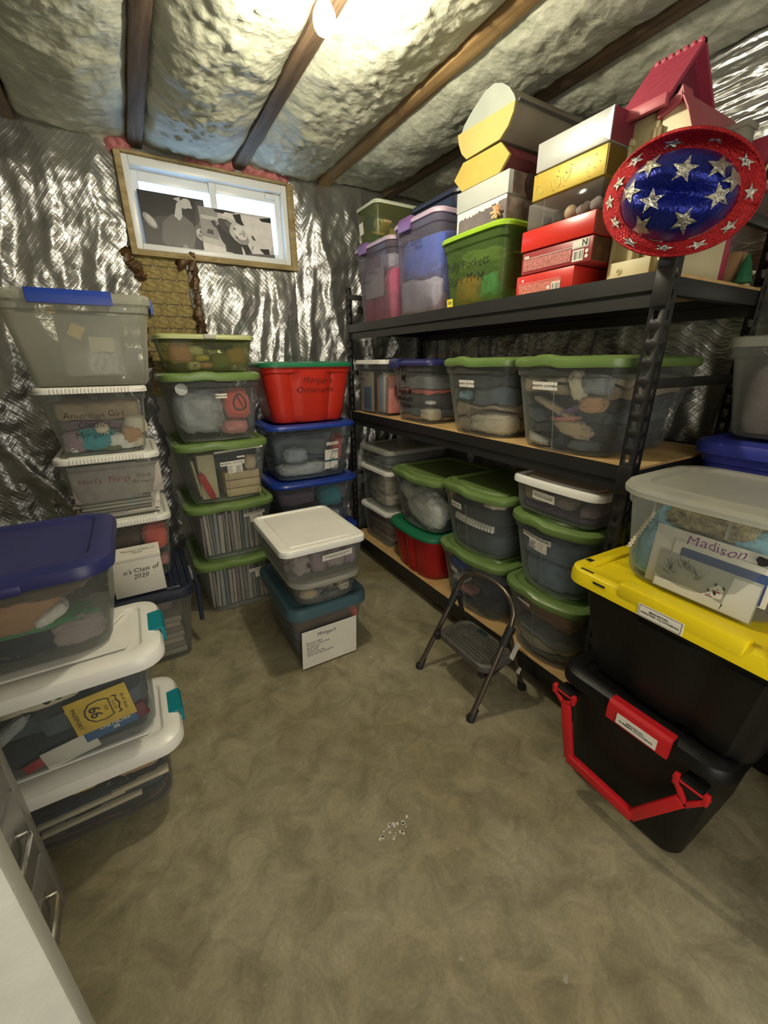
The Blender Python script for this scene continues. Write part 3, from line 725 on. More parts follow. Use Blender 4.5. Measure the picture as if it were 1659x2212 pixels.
scrawl(A3, 'Mori\'s  Things', -.03, .185, .034, ma=mat('faded_red_ink', (.22, .06, .08), .6), seed=4)
scrawl(A3, 'Dark\nBrowns', .115, .175, .028, ma=mat('faded_ink', (.14, .11, .13), .6), seed=8)
slab(A3, .165-.02, .09, .035, .13, .05, PAPER, 'folded white card leaning in the right corner of the paper-filled bin', 'card', 'folded_card', rot=.12)
blob(A3, .05, .065, .05, .05, .04, 'teal', 'small teal trinket on the papers in the paper-filled bin', 'trinket', 'trinket', 3)
slab(A3, .0, .012, .31, .010, .05, PAPER, 'white envelope at the base of the paper-filled bin', 'envelope', 'envelope', y=-.125)
A2 = tote('white-lidded clear bin of doll clothes with handwriting, under the blue-clasp box', 'the handwritten doll-clothes bin', 'S', AX, AY, 1.022, .39, .42, .275, CL, WHITE, 'flat', taper=.035, lidh=.024)
grip(A2, .26)
pile(A2, [('grey', .4), ('dusty', .5), ('mauve', .4), ('beige', .9)], z1=.95, seed=5, dy=.80, y0=.03, noun='doll garment')
for x, z, w, h, c_, what in ((-.105, .055, .10, .09, 'mauve', 'mauve knitted'), (-.03, .06, .16, .10, 'teal', 'teal patterned'), (.05, .05, .09, .06, 'white', 'small white'), (.105, .07, .09, .08, 'tan', 'tan'), (.12, .035, .08, .05, 'cream', 'cream'), (-.12, .028, .09, .04, 'white', 'crumpled white'), (.02, .022, .10, .03, 'olive', 'olive'), (-.0, .10, .06, .05, 'cream', 'round cream'), (.08, .03, .07, .045, 'white', 'folded white')):
    blob(A2, x, z, w, h, .07, c_, what+' doll garment against the front of the handwritten bin', 'doll clothes', 'doll_garment', seed=x*9+z*50)
bm = bmesh.new(); lathe(bm, [(.052, -.03), (.055, -.026), (.036, .028), (.032, .03)], 20)
place(A2, bm, (.125, -.10, .115), mat('cream_felt', (.62, .57, .44), .8), 'doll_hat', 'cream bucket doll hat near the right side of the handwritten bin', 'doll hat', rotx=.2, roty=.15)
scrawl(A2, 'American Girl\nClothes\nMorgan\'s', -.02, .125, .036, seed=2, line=1.1)
# big translucent box with blue clasps
A1 = tote('large frosted box with royal blue clasps on top of the left back column', 'the blue-clasp box', 'S', -.12, 2.03, 1.300, .50, .46, .335, CLF, CLF, 'flat', taper=.045, lidh=.035, r=.035)
latch(A1, 'front', -.01, .26, BLUE, .046); latch(A1, 'right', .0, .20, BLUE, .055); latch(A1, 'left', .0, .20, BLUE, .055)
FOILB = mat('silvered_bag', (.40, .42, .41), .3, metal=.3, bump=.9, bs=14, var=.35)
slab(A1, .02, .155, .21, .24, .03, FOILB, 'silvery zip bag seen through the front of the blue-clasp box', 'bag', 'zip_bag', bev=.01, y=-.150, rotx=-.13)
slab(A1, .055, .155, .085, .055, .003, PAPER, 'blank white card on the zip bag in the blue-clasp box', 'card', 'card', yin=.006)
slab(A1, -.02, .20, .045, .05, .003, pm('yellowcard', (.75, .58, .28)), 'yellow printed card by the zip bag in the blue-clasp box', 'card', 'card', yin=.006, rot=.5)
slab(A1, -.08, .27, .028, .022, .003, pm('yellowcard', (.75, .58, .28)), 'tiny yellow tag high in the blue-clasp box', 'tag', 'paper_tag', yin=.006)
slab(A1, .06, .25, .15, .022, .003, pm('slatestrip', (.16, .20, .25)), 'slate grey strip across the zip bag top in the blue-clasp box', 'strip', 'fabric_strip', yin=.007)
blob(A1, 0, .10, .36, .16, .30, 'palegrey', 'pale cloth bundle behind the zip bag in the blue-clasp box', y=.04)
# small white carton
t = thing('paper_carton', 'small white cardboard carton with handwriting on the slate lid', 'carton', (-.122, 1.995, .403))
bm = bmesh.new(); bx(bm, -.10, .10, -.045, .045, 0, .180, .002); obj('carton_body', bm, PAPER, t)
bm = bmesh.new(); prism(bm, [(-.047, .172), (-.047, .182), (.046, .200), (.047, .172)], -.102, .102, 'x'); obj('lid_flap', bm, PAPER, t)
lettering("n's Class of\n2020", .030, lambda a, b: (a+.015, -.0462, b+.105), INK, t, name='handwriting', hand=.14, seed=3, ang=.06)
lettering("Morgan Class of\n2020", .020, lambda a, b: (a+.015, b*.95, .190+b*.195+.0018), INK, t, name='handwriting', hand=.14, seed=6)

# ================================================================ LEFT FRONT COLUMN
def fancy_lid(T):
    # raised swirl panel of the lid, right-hand half shows
    bm = bmesh.new(); W, D, H = T.W, T.D, T.H
    pts = []
    for i in range(15):
        v = i/14; y = -D*.30+D*.60*v; pts.append((W*.5-.105+.022*sin(v*2*pi+.6), y))
    poly = [(-W*.5+.09, -D*.30)]+pts+[(-W*.5+.09, D*.30)]
    prism(bm, poly, H-.006, H+.0015, 'z'); obj('raised_panel', bm, WHITE2, T.root, smooth=30)
for nm, z0, hh, lab in (('B3', 0, .300, 'clear latch bin on the floor beside the file cabinet'), ('B2', .302, .322, 'clear latch bin with yellow booklet, middle of the left front column')):
    T = tote(lab, 'the lower left latch bin' if nm == 'B3' else 'the booklet latch bin', 'S', -.315, 1.14, z0, .52, .345, hh, CL, WHITE2, 'dome', taper=.022, lidh=.048, r=.06, lip=.045 if nm == 'B3' else .045)
    fancy_lid(T); latch(T, 'right', .0, .105, TEALB, .052, th=.012, inn=.034); latch(T, 'left', .0, .085, TEALB, .050, th=.010)
    if nm == 'B3': B3 = T
    else: B2 = T
pile(B3, [('brown', .25), ('black', .5), ('charcoal', .6), ('black', .4), ('olive', .3)], z1=.93, seed=8)
for i, (x, z, ln) in enumerate(((-.02, .075, .26), (-.04, .115, .22), (.115, .125, .16))):
    slab(B3, x, z, ln, .014, .03, CREAMP, ['lower tan book edge', 'upper tan book edge', 'right tan book edge'][i]+' showing in the lower left latch bin', 'book', 'book', yin=.004, rot=-.02)
blob(B3, .12, .19, .13, .06, .06, 'tan', 'crumpled tan cloth at the right of the lower left latch bin', seed=3, fold=.15)
blob(B3, -.03, .19, .12, .03, .05, 'yellow', 'yellowish cloth fold in the lower left latch bin', seed=6, fold=.12)
pile(B2, [('charcoal', .8), ('slate', .7), ('charcoal', .8)], z1=.95, seed=9, dy=.93, y0=.008, noun='dark garment')
bk = slab(B2, .075, .145, .150, .118, .004, pm('booklet_yellow', (.72, .50, .06)), 'yellow travel passport booklet with a shield and number 66', 'booklet', 'passport_booklet', rot=-.10, yin=.006, bev=.0008)
def bl(poly, ma, par, y=-.0026, name='printed_shield'):
    bm = bmesh.new(); bm.faces.new([bm.verts.new((a, y, b)) for a, b in poly]); return obj(name, bm, ma, par, smooth=0)
sh = [(-.048, 0), (-.044, .018), (-.030, .034), (-.006, .038), (.012, .034), (.022, .028), (.030, .034), (.040, .030), (.036, .018), (.042, 0)]
sh = sh+[(a, -b) for a, b in sh[::-1][1:-1]]
bl([(a+.006, b) for a, b in sh], PRINT, bk, -.0026); bl([(a*.9+.0055, b*.9) for a, b in sh], pm('booklet_yellow', (.72, .50, .06)), bk, -.0029)
bl([(.022, -.026), (.022, .026), (.025, .026), (.025, -.026)], PRINT, bk, -.0032, 'printed_bar')
def rl(s, size, cx, cz, par, ma=PRINT, ang=-pi/2, y=-.0033, bold=.02, **kw):
    return lettering(s, size, lambda a, b: (a+cx, y, b+cz), ma, par, ang=ang, bold=bold, **kw)
rl('66', .040, -.016, 0, bk); rl('U.S.', .012, .012, 0, bk); rl('ROUTE', .010, .032, 0, bk, bold=.0); rl('PASSPORT', .014, -.060, 0, bk, spacing=1.25); rl('Rt 66 Road', .012, .058, .0, bk, hand=.2, bold=0)
slab(B2, .03, .125, .05, .11, .003, pm('booklet_yellow', (.72, .50, .06)), 'second yellow booklet peeking out behind the 66 passport', 'booklet', 'passport_booklet', rot=-.25, yin=.009)
be = slab(B2, .085, .075, .135, .042, .004, pm('be_blue', (.04, .13, .30)), 'blue printed sticker strip below the yellow passport booklet', 'sticker', 'printed_strip', rot=-.14, yin=.005, bev=.0008)
rl('BE\nEXCELLENT', .015, .012, 0, be, PAPER, ang=pi-.05, bold=.03)
slab(B2, .155, .085, .05, .05, .012, pm('redblackbook', (.16, .03, .04)), 'dark red paperback behind the blue strip at the right', 'book', 'book', rot=-.25, yin=.012)
slab(B2, -.02, .038, .13, .062, .004, PAPER, 'white leaflet lying below the blue strip', 'leaflet', 'leaflet', rot=-.16, yin=.005)
slab(B2, -.10, .030, .06, .03, .004, pm('redcorner', (.45, .05, .06)), 'red paper corner left of the white leaflet', 'paper', 'paper_scrap', rot=-.3, yin=.006)
blob(B2, -.06, .225, .22, .05, .09, 'cream', 'cream canvas shoe with laces in the booklet latch bin', 'shoe', 'canvas_shoe', 4, fold=.07)
blob(B2, -.15, .14, .16, .035, .05, 'palegrey', 'pale fabric strap running to the left in the booklet latch bin', 'strap', 'fabric_strap', 7, rot=-.6)
for k in range(3):
    bm = bmesh.new(); lathe(bm, [(.006, 0), (.009, .001), (.009, .003), (.004, .004)], 12, Matrix.Rotation(pi/2, 4, 'X'))
    place(B2, bm, (-.03+.026*k, B2.front(0, .2)+.008, .232+.004*k), mat('eyelet', (.05, .05, .05), .4), 'shoe_eyelet', 'dark eyelet of the cream canvas shoe', 'eyelet', 'eyelets of the canvas shoe')
B1 = tote('clear bin with a navy lid on top of the left front column', 'the navy-lidded toy bin', 'S', -.37, 1.175, .628, .49, .47, .285, CLG, NAVY, 'dome', taper=.035, lidh=.042, r=.07, lip=.016)
box('lid_lip', (-.20, .06, -.243, -.232, .238, .262), NAVY, B1.root, .004)
blob(B1, -.02, .15, .26, .12, .20, 'tan', 'tan plush animal lying in the navy-lidded toy bin', 'plush toy', 'plush_toy', 2, fold=.07)
blob(B1, .08, .13, .10, .035, .06, 'white', 'white plush paw in the navy-lidded toy bin', 'plush toy', 'plush_toy', 5, rot=-.5, fold=.07, yin=.02)
blob(B1, .12, .06, .14, .09, .12, 'dusty', 'pinkish plush toy low at the right of the navy-lidded bin', 'plush toy', 'plush_toy', 7)
blob(B1, -.02, .045, .26, .07, .2, 'navy', 'dark blue cloth toy at the base of the navy-lidded bin', 'plush toy', 'plush_toy', 8)
blob(B1, -.14, .03, .14, .04, .1, 'hotpink', 'bright pink cloth at the base left of the navy-lidded bin', seed=9)
blob(B1, .06, .20, .26, .05, .2, 'brown', 'dark brown cloth near the rim of the navy-lidded bin', seed=11)
blob(B1, .03, .095, .30, .03, .12, 'green', 'dark green blanket edge across the navy-lidded bin', seed=12, yin=.03)

# ================================================================ GREEN-LID COLUMN under the window
GX, GY = .362, 2.235
def G(label, desc, z, h, W=.475, D=.50, **kw): return tote(label, desc, 'S', GX, GY, z, W, D, h, kw.pop('body', CL), kw.pop('lid', GREEN), 'green', bow=.030, taper=.045, lidh=.038, r=.055, **kw)
G5 = G('bottom green-lidded bin of upright folders under the window', 'the bottom bin of the window column', 0, .335)
G4 = G('second green-lidded bin of upright folders, fourth down in the window column', 'the second bin up of the window column', .337, .333)
G3 = G('green-lidded bin with pale yellow books, third down in the window column', 'the yellow-book bin of the window column', .672, .330)
G2 = G('green-lidded bin with a grey bundle and a coral pouch, second down in the window column', 'the grey-bundle bin of the window column', 1.004, .336)
FCOL = [pm('f%d' % i, c) for i, c in enumerate([(.50, .47, .42), (.30, .28, .26), (.58, .55, .47), (.40, .42, .40), (.20, .24, .25), (.52, .44, .36), (.62, .58, .50), (.33, .24, .24)])]
row_books(G5, -.17, .155, .26, .32, FCOL, 'upright folder of papers in the bottom bin of the window column', 'folders in the bottom window-column bin', seed=3)
row_books(G4, -.17, .155, .265, .32, FCOL[::-1], 'upright folder of papers in the second bin up of the window column', 'folders in the second window-column bin', seed=7)
sticker(G5, .10, .245, .12, .022, 'MORGAN - INCLUDES:', .0085, .03, small=1); sticker(G4, .11, .255, .12, .022, 'MORGAN - INCLUDES:', .0085, .03, small=1)
for i in range(3):
    slab(G3, .085, .035+.047*i, .185, .043, .26, mat('pale_spine', (.64, .50, .28), .6, var=.06), 'pale yellow boxed book, %s of the flat stack of three in the yellow-book bin' % ['lowest', 'middle', 'topmost'][i], 'book', 'book', y=-.06, bev=.004)
slab(G3, -.090, .135, .085, .24, .25, mat('cream_speckled', (.60, .54, .34), .6, vs=60), 'tall cream speckled book standing at the left of the yellow-book bin', 'book', 'book', y=-.05)
slab(G3, -.146, .130, .012, .20, .23, mat('cream_thin', (.52, .46, .26), .6), 'thin cream book against the left wall of the yellow-book bin', 'book', 'book', y=-.05, rot=-.12)
pile(G3, [('slate', .5), ('charcoal', .5)], x0=-.22, x1=.95, z0=.58, z1=.98, seed=4, dy=.86, y0=.02)
blob(G3, .13, .20, .07, .09, .05, 'beige', 'beige cloth corner at the right of the yellow-book bin', seed=4)
slab(G3, .07, .283, .25, .010, .02, PAPER, 'white paper edge under the lid of the yellow-book bin', 'paper', 'paper_sheet', yin=.008, rot=-.05)
blob(G3, -.105, .095, .038, .17, .03, 'red', 'red ribbon trailing down inside the yellow-book bin', 'ribbon', 'ribbon', 6, rot=-.35, yin=.0)
sticker(G3, .03, .215, .125, .022, 'MORGAN - INCLUDES:', .0092, .04, small=1); plate(G3, 'label_sticker', .075, .245, .04, .008, PAPER, ang=.02)
blob(G2, -.075, .150, .25, .24, .30, 'palegrey', 'smooth grey bundle filling the left of the grey-bundle bin', seed=2, fold=.10, pw=.6)
blob(G2, .105, .18, .14, .17, .16, 'coral', 'coral pouch standing at the right of the grey-bundle bin', 'pouch', 'drawstring_pouch', 3, fold=.08)
blob(G2, .085, .06, .15, .08, .16, 'pink', 'rosy lower part of cloth below the coral pouch', seed=5)
blob(G2, -.03, .27, .30, .05, .3, 'charcoal', 'dark cloth under the lid of the grey-bundle bin', seed=6)
blob(G2, .17, .12, .05, .18, .2, 'slate', 'slate cloth squeezed beside the coral pouch', seed=7)
bm = bmesh.new(); yy = G2.front(.11, .19)-.0
tube(bm, [(.11+.030*cos(a)*(1-.25*sin(a)), yy+.012, .19+.040*sin(a)) for a in [2*pi*k/20 for k in range(21)]], .004, 6); tube(bm, [(.10, yy+.012, .22), (.125, yy+.012, .165)], .003, 6)
place(G2, bm, (0, 0, 0), cloth('black'), 'pouch_cord', 'black looped cord on the coral pouch', 'cord')
bm = bmesh.new(); lathe(bm, [(.026, 0), (.028, .001), (.028, .002), (.026, .003)], 24, Matrix.Rotation(pi/2, 4, 'X') ); o = obj('round_sticker', bm, mat('milky_disc', (.42, .44, .44), .5), G2.root); o.location = (-.155, G2.front(-.155, .26)-.0005, .262)
sticker(G2, .02, .225, .055, .022, 'MORGAN', .0105, .0)
G1 = tote('small pale green-lidded box of dolls at the top of the window column', 'the small doll box', 'S', .36, 2.245, 1.342, .455, .40, .170, CLOL, PALEGREEN, 'flat', bow=.012, taper=.030, lidh=.022, r=.045, band=False)
box('front_clasp', (-.02, .035, -.216, -.200, .150, .170), mat('grey_clasp2', (.36, .36, .30), .4), G1.root, .003)
for x, z, w, h, c_, l in ((-.125, .09, .11, .10, 'pink', 'pale pink fluffy toy at the left'), (-.055, .10, .08, .05, 'cream', 'cream toy arm'), (-.07, .03, .07, .045, 'cream', 'round cream toy face'), (-.015, .03, .07, .03, 'pink', 'pink toy leg low in the middle'), (.06, .05, .10, .08, 'olive', 'olive cloth toy'), (.13, .08, .11, .10, 'tan', 'tan toy head at the right'), (.03, .12, .20, .04, 'charcoal', 'dark cloth under the lid'), (.05, .03, .05, .025, 'green', 'small green toy'), (-.03, .065, .07, .03, 'yellow', 'yellow toy foot')):
    blob(G1, x, z, w, h, .09, c_, l+' of the small doll box', 'toy', 'soft_toy', seed=x*31+z*9, fold=.07)
bm = bmesh.new(); lathe(bm, [(.008, 0), (.008, .004)], 14, Matrix.Rotation(pi/2, 4, 'X')); place(G1, bm, (-.07, G1.front(-.07, .03)+.004, .028), cloth('brown'), 'toy_nose', 'brown heart-shaped nose on the round cream toy face', 'toy nose')
scrawl(G1, 'Morgan', .045, .115, .040, seed=4)

# ================================================================ RED AND BLUE-LID COLUMN
RX, RY = .910, 2.335
flute = lambda k, t: (-.009 if (k == 0 and (abs(abs(t)-.62) < .06)) else (.006 if k == 0 and abs(t) < .5 else 0))
def RB(label, desc, z, h, **kw): return tote(label, desc, 'S', RX, RY, z, .575, .43, h, kw.pop('body', CLB), kw.pop('lid', BLUE), 'dome', bow=.015, taper=.055, lidh=.030, r=.075, **kw)
R4 = RB('lowest blue-lidded clear bin behind the white-lidded floor stack', 'the lowest blue-lidded bin', 0, .345)
R3 = RB('second blue-lidded clear bin with dark and teal cloth, mostly hidden by the floor stack', 'the second blue-lidded bin', .347, .345)
R2 = RB('upper blue-lidded clear bin of grey and white cloth under the red tote', 'the upper blue-lidded bin', .694, .348, rib=lambda k, t: (.008 if k == 0 and .30 < t < .62 else 0))
R1 = RB('bright red tote with a green lid on the blue-lidded bins', 'the red tote', 1.044, .345, body=RED, lid=DKGREEN, rib=flute)
pile(R4, [('charcoal', .6), ('navy', .5), ('black', .5)], seed=13)
pile(R3, [('plaid', .5), ('black', .5), ('mauve', .5)], seed=14, dy=.86, y0=.02); blob(R3, .10, .21, .17, .16, .14, 'teal', 'teal cloth bundle at the right of the second blue-lidded bin', seed=3)
blob(R3, .08, .07, .2, .07, .12, 'white', 'white patterned cloth low in the second blue-lidded bin', seed=5)
pile(R2, [('palegrey', .5), ('slate', .6), ('grey', .9)], seed=15, dy=.84, y0=.03, z1=.85)
blob(R2, -.05, .055, .36, .08, .16, 'white', 'white fluffy blanket at the base of the upper blue-lidded bin', seed=2, yin=.02)
blob(R2, -.11, .15, .16, .10, .12, 'palegrey', 'pale grey cloth roll at the left of the upper blue-lidded bin', seed=4)
blob(R2, .165, .17, .07, .20, .10, 'coral', 'coral cloth strip at the right of the upper blue-lidded bin', seed=6, rot=.15)
lb_ = plate(R2, 'product_label', .105, .115, .095, .125, PAPER, off=.0016)
for (x, z, w, h, m_) in ((.105, .105, .094, .012, pm('label_teal', (.02, .12, .17))), (.125, .152, .048, .018, pm('label_white', (.55, .57, .58))), (.125, .163, .052, .006, pm('label_navy', (.02, .05, .20)))):
    plate(R2, 'label_print', x, z, w, h, m_, parent=lb_, off=.0024)
lettering('18   68', .014, lambda a, b: (a+.105, R2.front(.105, .12)-.003, b+.118), PRINT, lb_, bold=.02)
lettering('STORAGE\nTOTE', .007, lambda a, b: (a+.080, R2.front(.08, .16)-.003, b+.164), PRINT, lb_)
for k in range(9): plate(R2, 'label_print', .128+.003*k, .062, .0014, .012, PRINT, parent=lb_, off=.0026, nx=1, nzz=1)
sticker(R2, .11, .215, .085, .020, 'MORGAN\nWINTER CLOTHING', .0070); scrawl(R2, 'Morgan', .195, .25, .040, seed=6)
scrawl(R1, 'Morgan\'s\nOrnaments', .030, .215, .050, seed=9, line=1.05)

# ================================================================ FLOOR STACK in the middle
C3 = tote('dusty teal-lidded clear bin with a handwritten sheet, bottom of the floor stack', 'the teal-lidded floor bin', 'S', .624, 1.545, 0, .405, .56, .330, CLG, TEAL, 'plain', taper=.030, lidh=.055, r=.055, lip=.016)
pile(C3, [('charcoal', .7), ('slate', .6), ('brown', .5)], seed=21, dy=.95)
blob(C3, .15, .19, .05, .06, .14, 'coral', 'coral toy at the right end of the teal-lidded floor bin', 'toy', 'soft_toy', 3); blob(C3, .145, .10, .06, .09, .14, 'skyblue', 'sky blue toy at the right end of the teal-lidded floor bin', 'toy', 'soft_toy', 4); blob(C3, .14, .26, .07, .04, .14, 'cream', 'cream round toy under the teal lid', 'toy', 'soft_toy', 5); blob(C3, -.08, .265, .18, .035, .3, 'dusty', 'dusty cloth under the teal lid', seed=6)
bm = bmesh.new()
ys_ = C3.front(0, .3)-.006; prism(bm, [(-.162, .010), (.122, .008), (.128, .212), (-.152, .212)], ys_-.0012, ys_, 'y')
pl_ = obj('handwritten_sheet', bm, PAPER, C3.root, smooth=0)
sf = lambda cx, cz: (lambda a, b: (a+cx, C3.front(0, .3)-.0082, b+cz))
lettering("Morgan's", .026, sf(-.03, .178), INK, pl_, hand=.15, seed=2, name='handwriting', ang=-.02)
for k, s in enumerate(('Princess Hats', 'Princess dress tools', 'Pirate boat', 'Doll stuff', 'Dance pee cup', 'American Eye Pyramid')):
    lettering(s, .0145, sf(-.135, .145-.0135*k), INK, pl_, hand=.18, seed=k, align='LEFT', name='handwriting')
C2 = tote('shallow clear box with a milky lid and handwriting, middle of the floor stack', 'the milky-lidded shallow box', 'S', .622, 1.545, .332, .345, .50, .140, CLG, CLLID, 'dome', bow=.018, taper=.018, lidh=.032, r=.06, band=False)
pile(C2, [('grey', .4), ('dusty', .4)], z1=.8, seed=23, dy=.95); blob(C2, .09, .045, .07, .045, .06, 'cream', 'cream doll piece in the milky-lidded shallow box', 'toy', 'soft_toy', 3); blob(C2, -.09, .05, .09, .05, .06, 'beige', 'beige doll piece in the milky-lidded shallow box', 'toy', 'soft_toy', 4); blob(C2, .02, .03, .08, .03, .05, 'slate', 'slate doll piece in the milky-lidded shallow box', 'toy', 'soft_toy', 5)
scrawl(C2, 'Morgan Jem Wedding\nw/ various stuff', .035, .073, .026, seed=5)
C1 = tote('shallow clear box with a flat white lid on top of the floor stack', 'the white-topped shallow box', 'S', .607, 1.515, .474, .405, .50, .172, CLG, WHITE2, 'flat', taper=.020, lidh=.030, r=.035, band=False)
pile(C1, [('mauve', .4), ('dusty', .4)], z1=.75, seed=24, dy=.9, y0=.015)
for x, w, c_, s in ((-.10, .09, 'dusty', 1), (-.02, .09, 'mauve', 2), (.06, .10, 'dusty', 3), (.13, .07, 'mauve', 4)): blob(C1, x, .07, w, .11, .10, c_, ['leftmost', 'second', 'third', 'rightmost'][s-1]+' crumpled lilac grey bag in the white-topped shallow box', 'bag', 'crumpled_bag', s, fold=.18)
blob(C1, -.075, .07, .016, .022, .02, 'black', 'black button on the leftmost crumpled bag', 'button', 'button', 2, yin=.0)
sticker(C1, .055, .098, .145, .030, 'MADISON TOYS, PHOTO CUTTERS,\nPREHISTORIC / BLOCKS', .0062, .04)

# ================================================================ SHELF: bottom level
def Wt(label, desc, c, z, W, D, h, f=1.300, **kw):
    kw.setdefault('body', CL); kw.setdefault('lid', GREEN); kw.setdefault('kind', 'green'); kw.setdefault('bow', .040 if kw['kind'] == 'green' else .0)
    kw.setdefault('taper', .045 if kw['kind'] == 'green' else .03); kw.setdefault('lidh', .036 if kw['kind'] == 'green' else .026); kw.setdefault('r', .055 if kw['kind'] == 'green' else .04)
    return tote(label, desc, 'W', c, f, z, W, D, h, **kw)
zb = .151
L1a = Wt('bottom white-lidded bin of magazines at the far end of the lowest deck', 'the far magazine bin', 2.395, zb, .41, .48, .268, 1.32, kind='flat', lid=WHITE)
L1b = Wt('middle white-lidded bin of pale plush at the far end of the lowest deck', 'the far plush bin', 2.395, zb+.270, .41, .48, .285, 1.32, kind='flat', lid=WHITE, taper=.02)
L1c = Wt('wide shallow white-rimmed box topping the far bins of the lowest deck', 'the far shallow box', 2.395, zb+.557, .41, .52, .135, 1.32, kind='flat', lid=CLLID, body=CLG, taper=.015, band=False)
for i in range(9):
    slab(L1a, .004*((i*5) % 3-1), .024+.0225*i, .285+.006*(i % 3), .0185, .33, pm('mg%d' % (i % 4), [(.30, .22, .17), (.45, .38, .28), (.22, .15, .12), (.38, .20, .18)][i % 4]), 'flat magazine bundle in the far magazine bin', 'magazine', 'magazine', group='magazines in the far bin', y=0, rotz=.02*((i*7) % 3-1), bev=.002)
blob(L1b, -.06, .12, .20, .20, .24, 'dusty', 'dusty rose plush at the left of the far plush bin', 'plush toy', 'plush_toy', 2); blob(L1b, .06, .17, .14, .16, .2, 'cream', 'cream plush limb at the right of the far plush bin', 'plush toy', 'plush_toy', 3); blob(L1b, .04, .06, .24, .10, .2, 'cream', 'cream plush body low in the far plush bin', 'plush toy', 'plush_toy', 4)
pile(L1c, [('palegrey', .5), ('grey', .4)], z1=.8, seed=26); blob(L1c, -.09, .065, .08, .05, .06, 'charcoal', 'dark object at the front left of the far shallow box', 'toy', 'soft_toy', 3)
L2a = Wt('deep red tote with a forest green lid on the lowest deck', 'the deep red tote', 1.887, zb, .50, .46, .300, 1.285, body=DKRED, lid=DKGREEN, kind='dome', bow=.03, taper=.045, lidh=.032, r=.08, rib=lambda k, t: (-.012 if (k == 0 and abs(abs(t)-.3) < .07) else 0))
L2b = Wt('green-lidded bin with a white blanket on the deep red tote', 'the white-blanket bin', 1.880, zb+.302, .49, .48, .330)
pile(L2b, [('slate', .6), ('grey', .5), ('palegrey', .4)], seed=27, dy=.85, y0=.03, z1=.85)
blob(L2b, .04, .125, .36, .20, .16, 'white', 'thick white blanket at the right of the white-blanket bin', 'blanket', 'blanket', 2, fold=.16, rot=.25); blob(L2b, -.10, .20, .16, .09, .12, 'white', 'white blanket end at the upper left of the white-blanket bin', 'blanket', 'blanket', 5, rot=.5); blob(L2b, -.14, .09, .10, .13, .12, 'brown', 'brown cloth at the lower left of the white-blanket bin', seed=6)
L3a = Wt('green-lidded bin of mixed clothes behind the step stool', 'the mixed-clothes bin', 1.388, zb, .478, .48, .335)
L3b = Wt('green-lidded bin of dark folded cloth with a pleated white band', 'the pleated-band bin', 1.397, zb+.337, .462, .48, .328)
pile(L3a, [('charcoal', .55), ('navy', .9), ('slate', .4)], seed=28, dy=.88, y0=.02, z1=.92)
for x, z, w, h, c_, s in ((-.16, .20, .12, .12, 'mauve', 1), (-.17, .10, .10, .09, 'palegrey', 2), (-.08, .24, .12, .07, 'blue', 3), (-.07, .15, .11, .05, 'white', 4), (-.02, .10, .14, .04, 'pink', 5), (.10, .07, .2, .05, 'charcoal', 6), (-.11, .06, .12, .05, 'teal', 7), (-.15, .26, .06, .04, 'tan', 8)):
    blob(L3a, x, z, w, h, .08, c_, ['mauve printed shirt', 'pale grey shirt', 'small blue shirt', 'white printed shirt', 'pink striped sleeve', 'charcoal trouser fold', 'teal sleeve', 'tan cuff'][s-1]+' pressed to the front of the mixed-clothes bin', seed=s, fold=.14)
pile(L3b, [('slate', 1.1), ('charcoal', .5), ('charcoal', .9)], seed=29, z1=.95, wav=.008)
bm = bmesh.new()
for i in range(15):
    x = -.085+.0165*i; y = L3b.front(x, .16)+.004
    bx(bm, x-.0075, x+.0075, y-.003, y+.012, .150-.0006*i, .182-.0006*i, .003)
place(L3b, bm, (0, 0, 0), cloth('white'), 'pleated_band', 'row of white pleats across the front of the pleated-band bin', 'pleated cloth')
blob(L3b, -.185, .245, .06, .10, .06, 'yellow', 'yellow cloth at the upper left of the pleated-band bin', seed=3, yin=.004); blob(L3b, .14, .275, .12, .03, .08, 'cream', 'pale ruffle under the lid of the pleated-band bin', seed=4, yin=.004)
sticker(L3b, -.075, .225, .085, .030, 'MADISON - MISC\nDISNEY BLANKETS', .0066); sticker(L3a, -.075, .205, .055, .026, 'MADISON', .008, -.06)
L4a = Wt('lowest green-lidded bin of tan and white cloth next to the black tote stack', 'the tan-cloth bin', .945, zb, .40, .48, .330)
L4b = Wt('green-lidded bin of light blue denim, middle of the near stack on the lowest deck', 'the light-denim bin', .950, zb+.332, .40, .48, .315)
L4c = Wt('shallow white-lidded box of purple cloth directly under the middle deck', 'the purple-cloth box', .958, zb+.649, .405, .46, .145, kind='flat', lid=WHITE2, taper=.016, band=False, bow=.012, lidh=.028)
pile(L4a, [('grey', .3), ('cream', .35), ('palegrey', .25)], seed=30, z1=.42); blob(L4a, -.02, .215, .33, .165, .34, 'tan', 'large tan bundle in the upper half of the tan-cloth bin', seed=3, pw=.55, y=-.02)
pile(L4b, [('lightblue', 1), ('lightblue', .8)], seed=31, z1=.95, wav=.006, noun='denim piece'); 
pile(L4c, [('purple', .5), ('mauve', .5)], seed=32, z1=.85); blob(L4c, -.09, .08, .13, .07, .07, 'beige', 'beige lace at the left of the purple-cloth box', seed=2); blob(L4c, .03, .075, .13, .06, .07, 'dusty', 'dusty lace in the middle of the purple-cloth box', seed=3)
sticker(L4a, -.05, .262, .07, .020, 'MADISON', .010, -.03); sticker(L4b, -.03, .235, .145, .024, 'MADISON - INCLUDES:', .0105, -.05, small=1); sticker(L4c, -.03, .082, .105, .034, 'MADISON TOYS, BOOKS,\nACCESSORY BLANKETS', .0066, -.02)

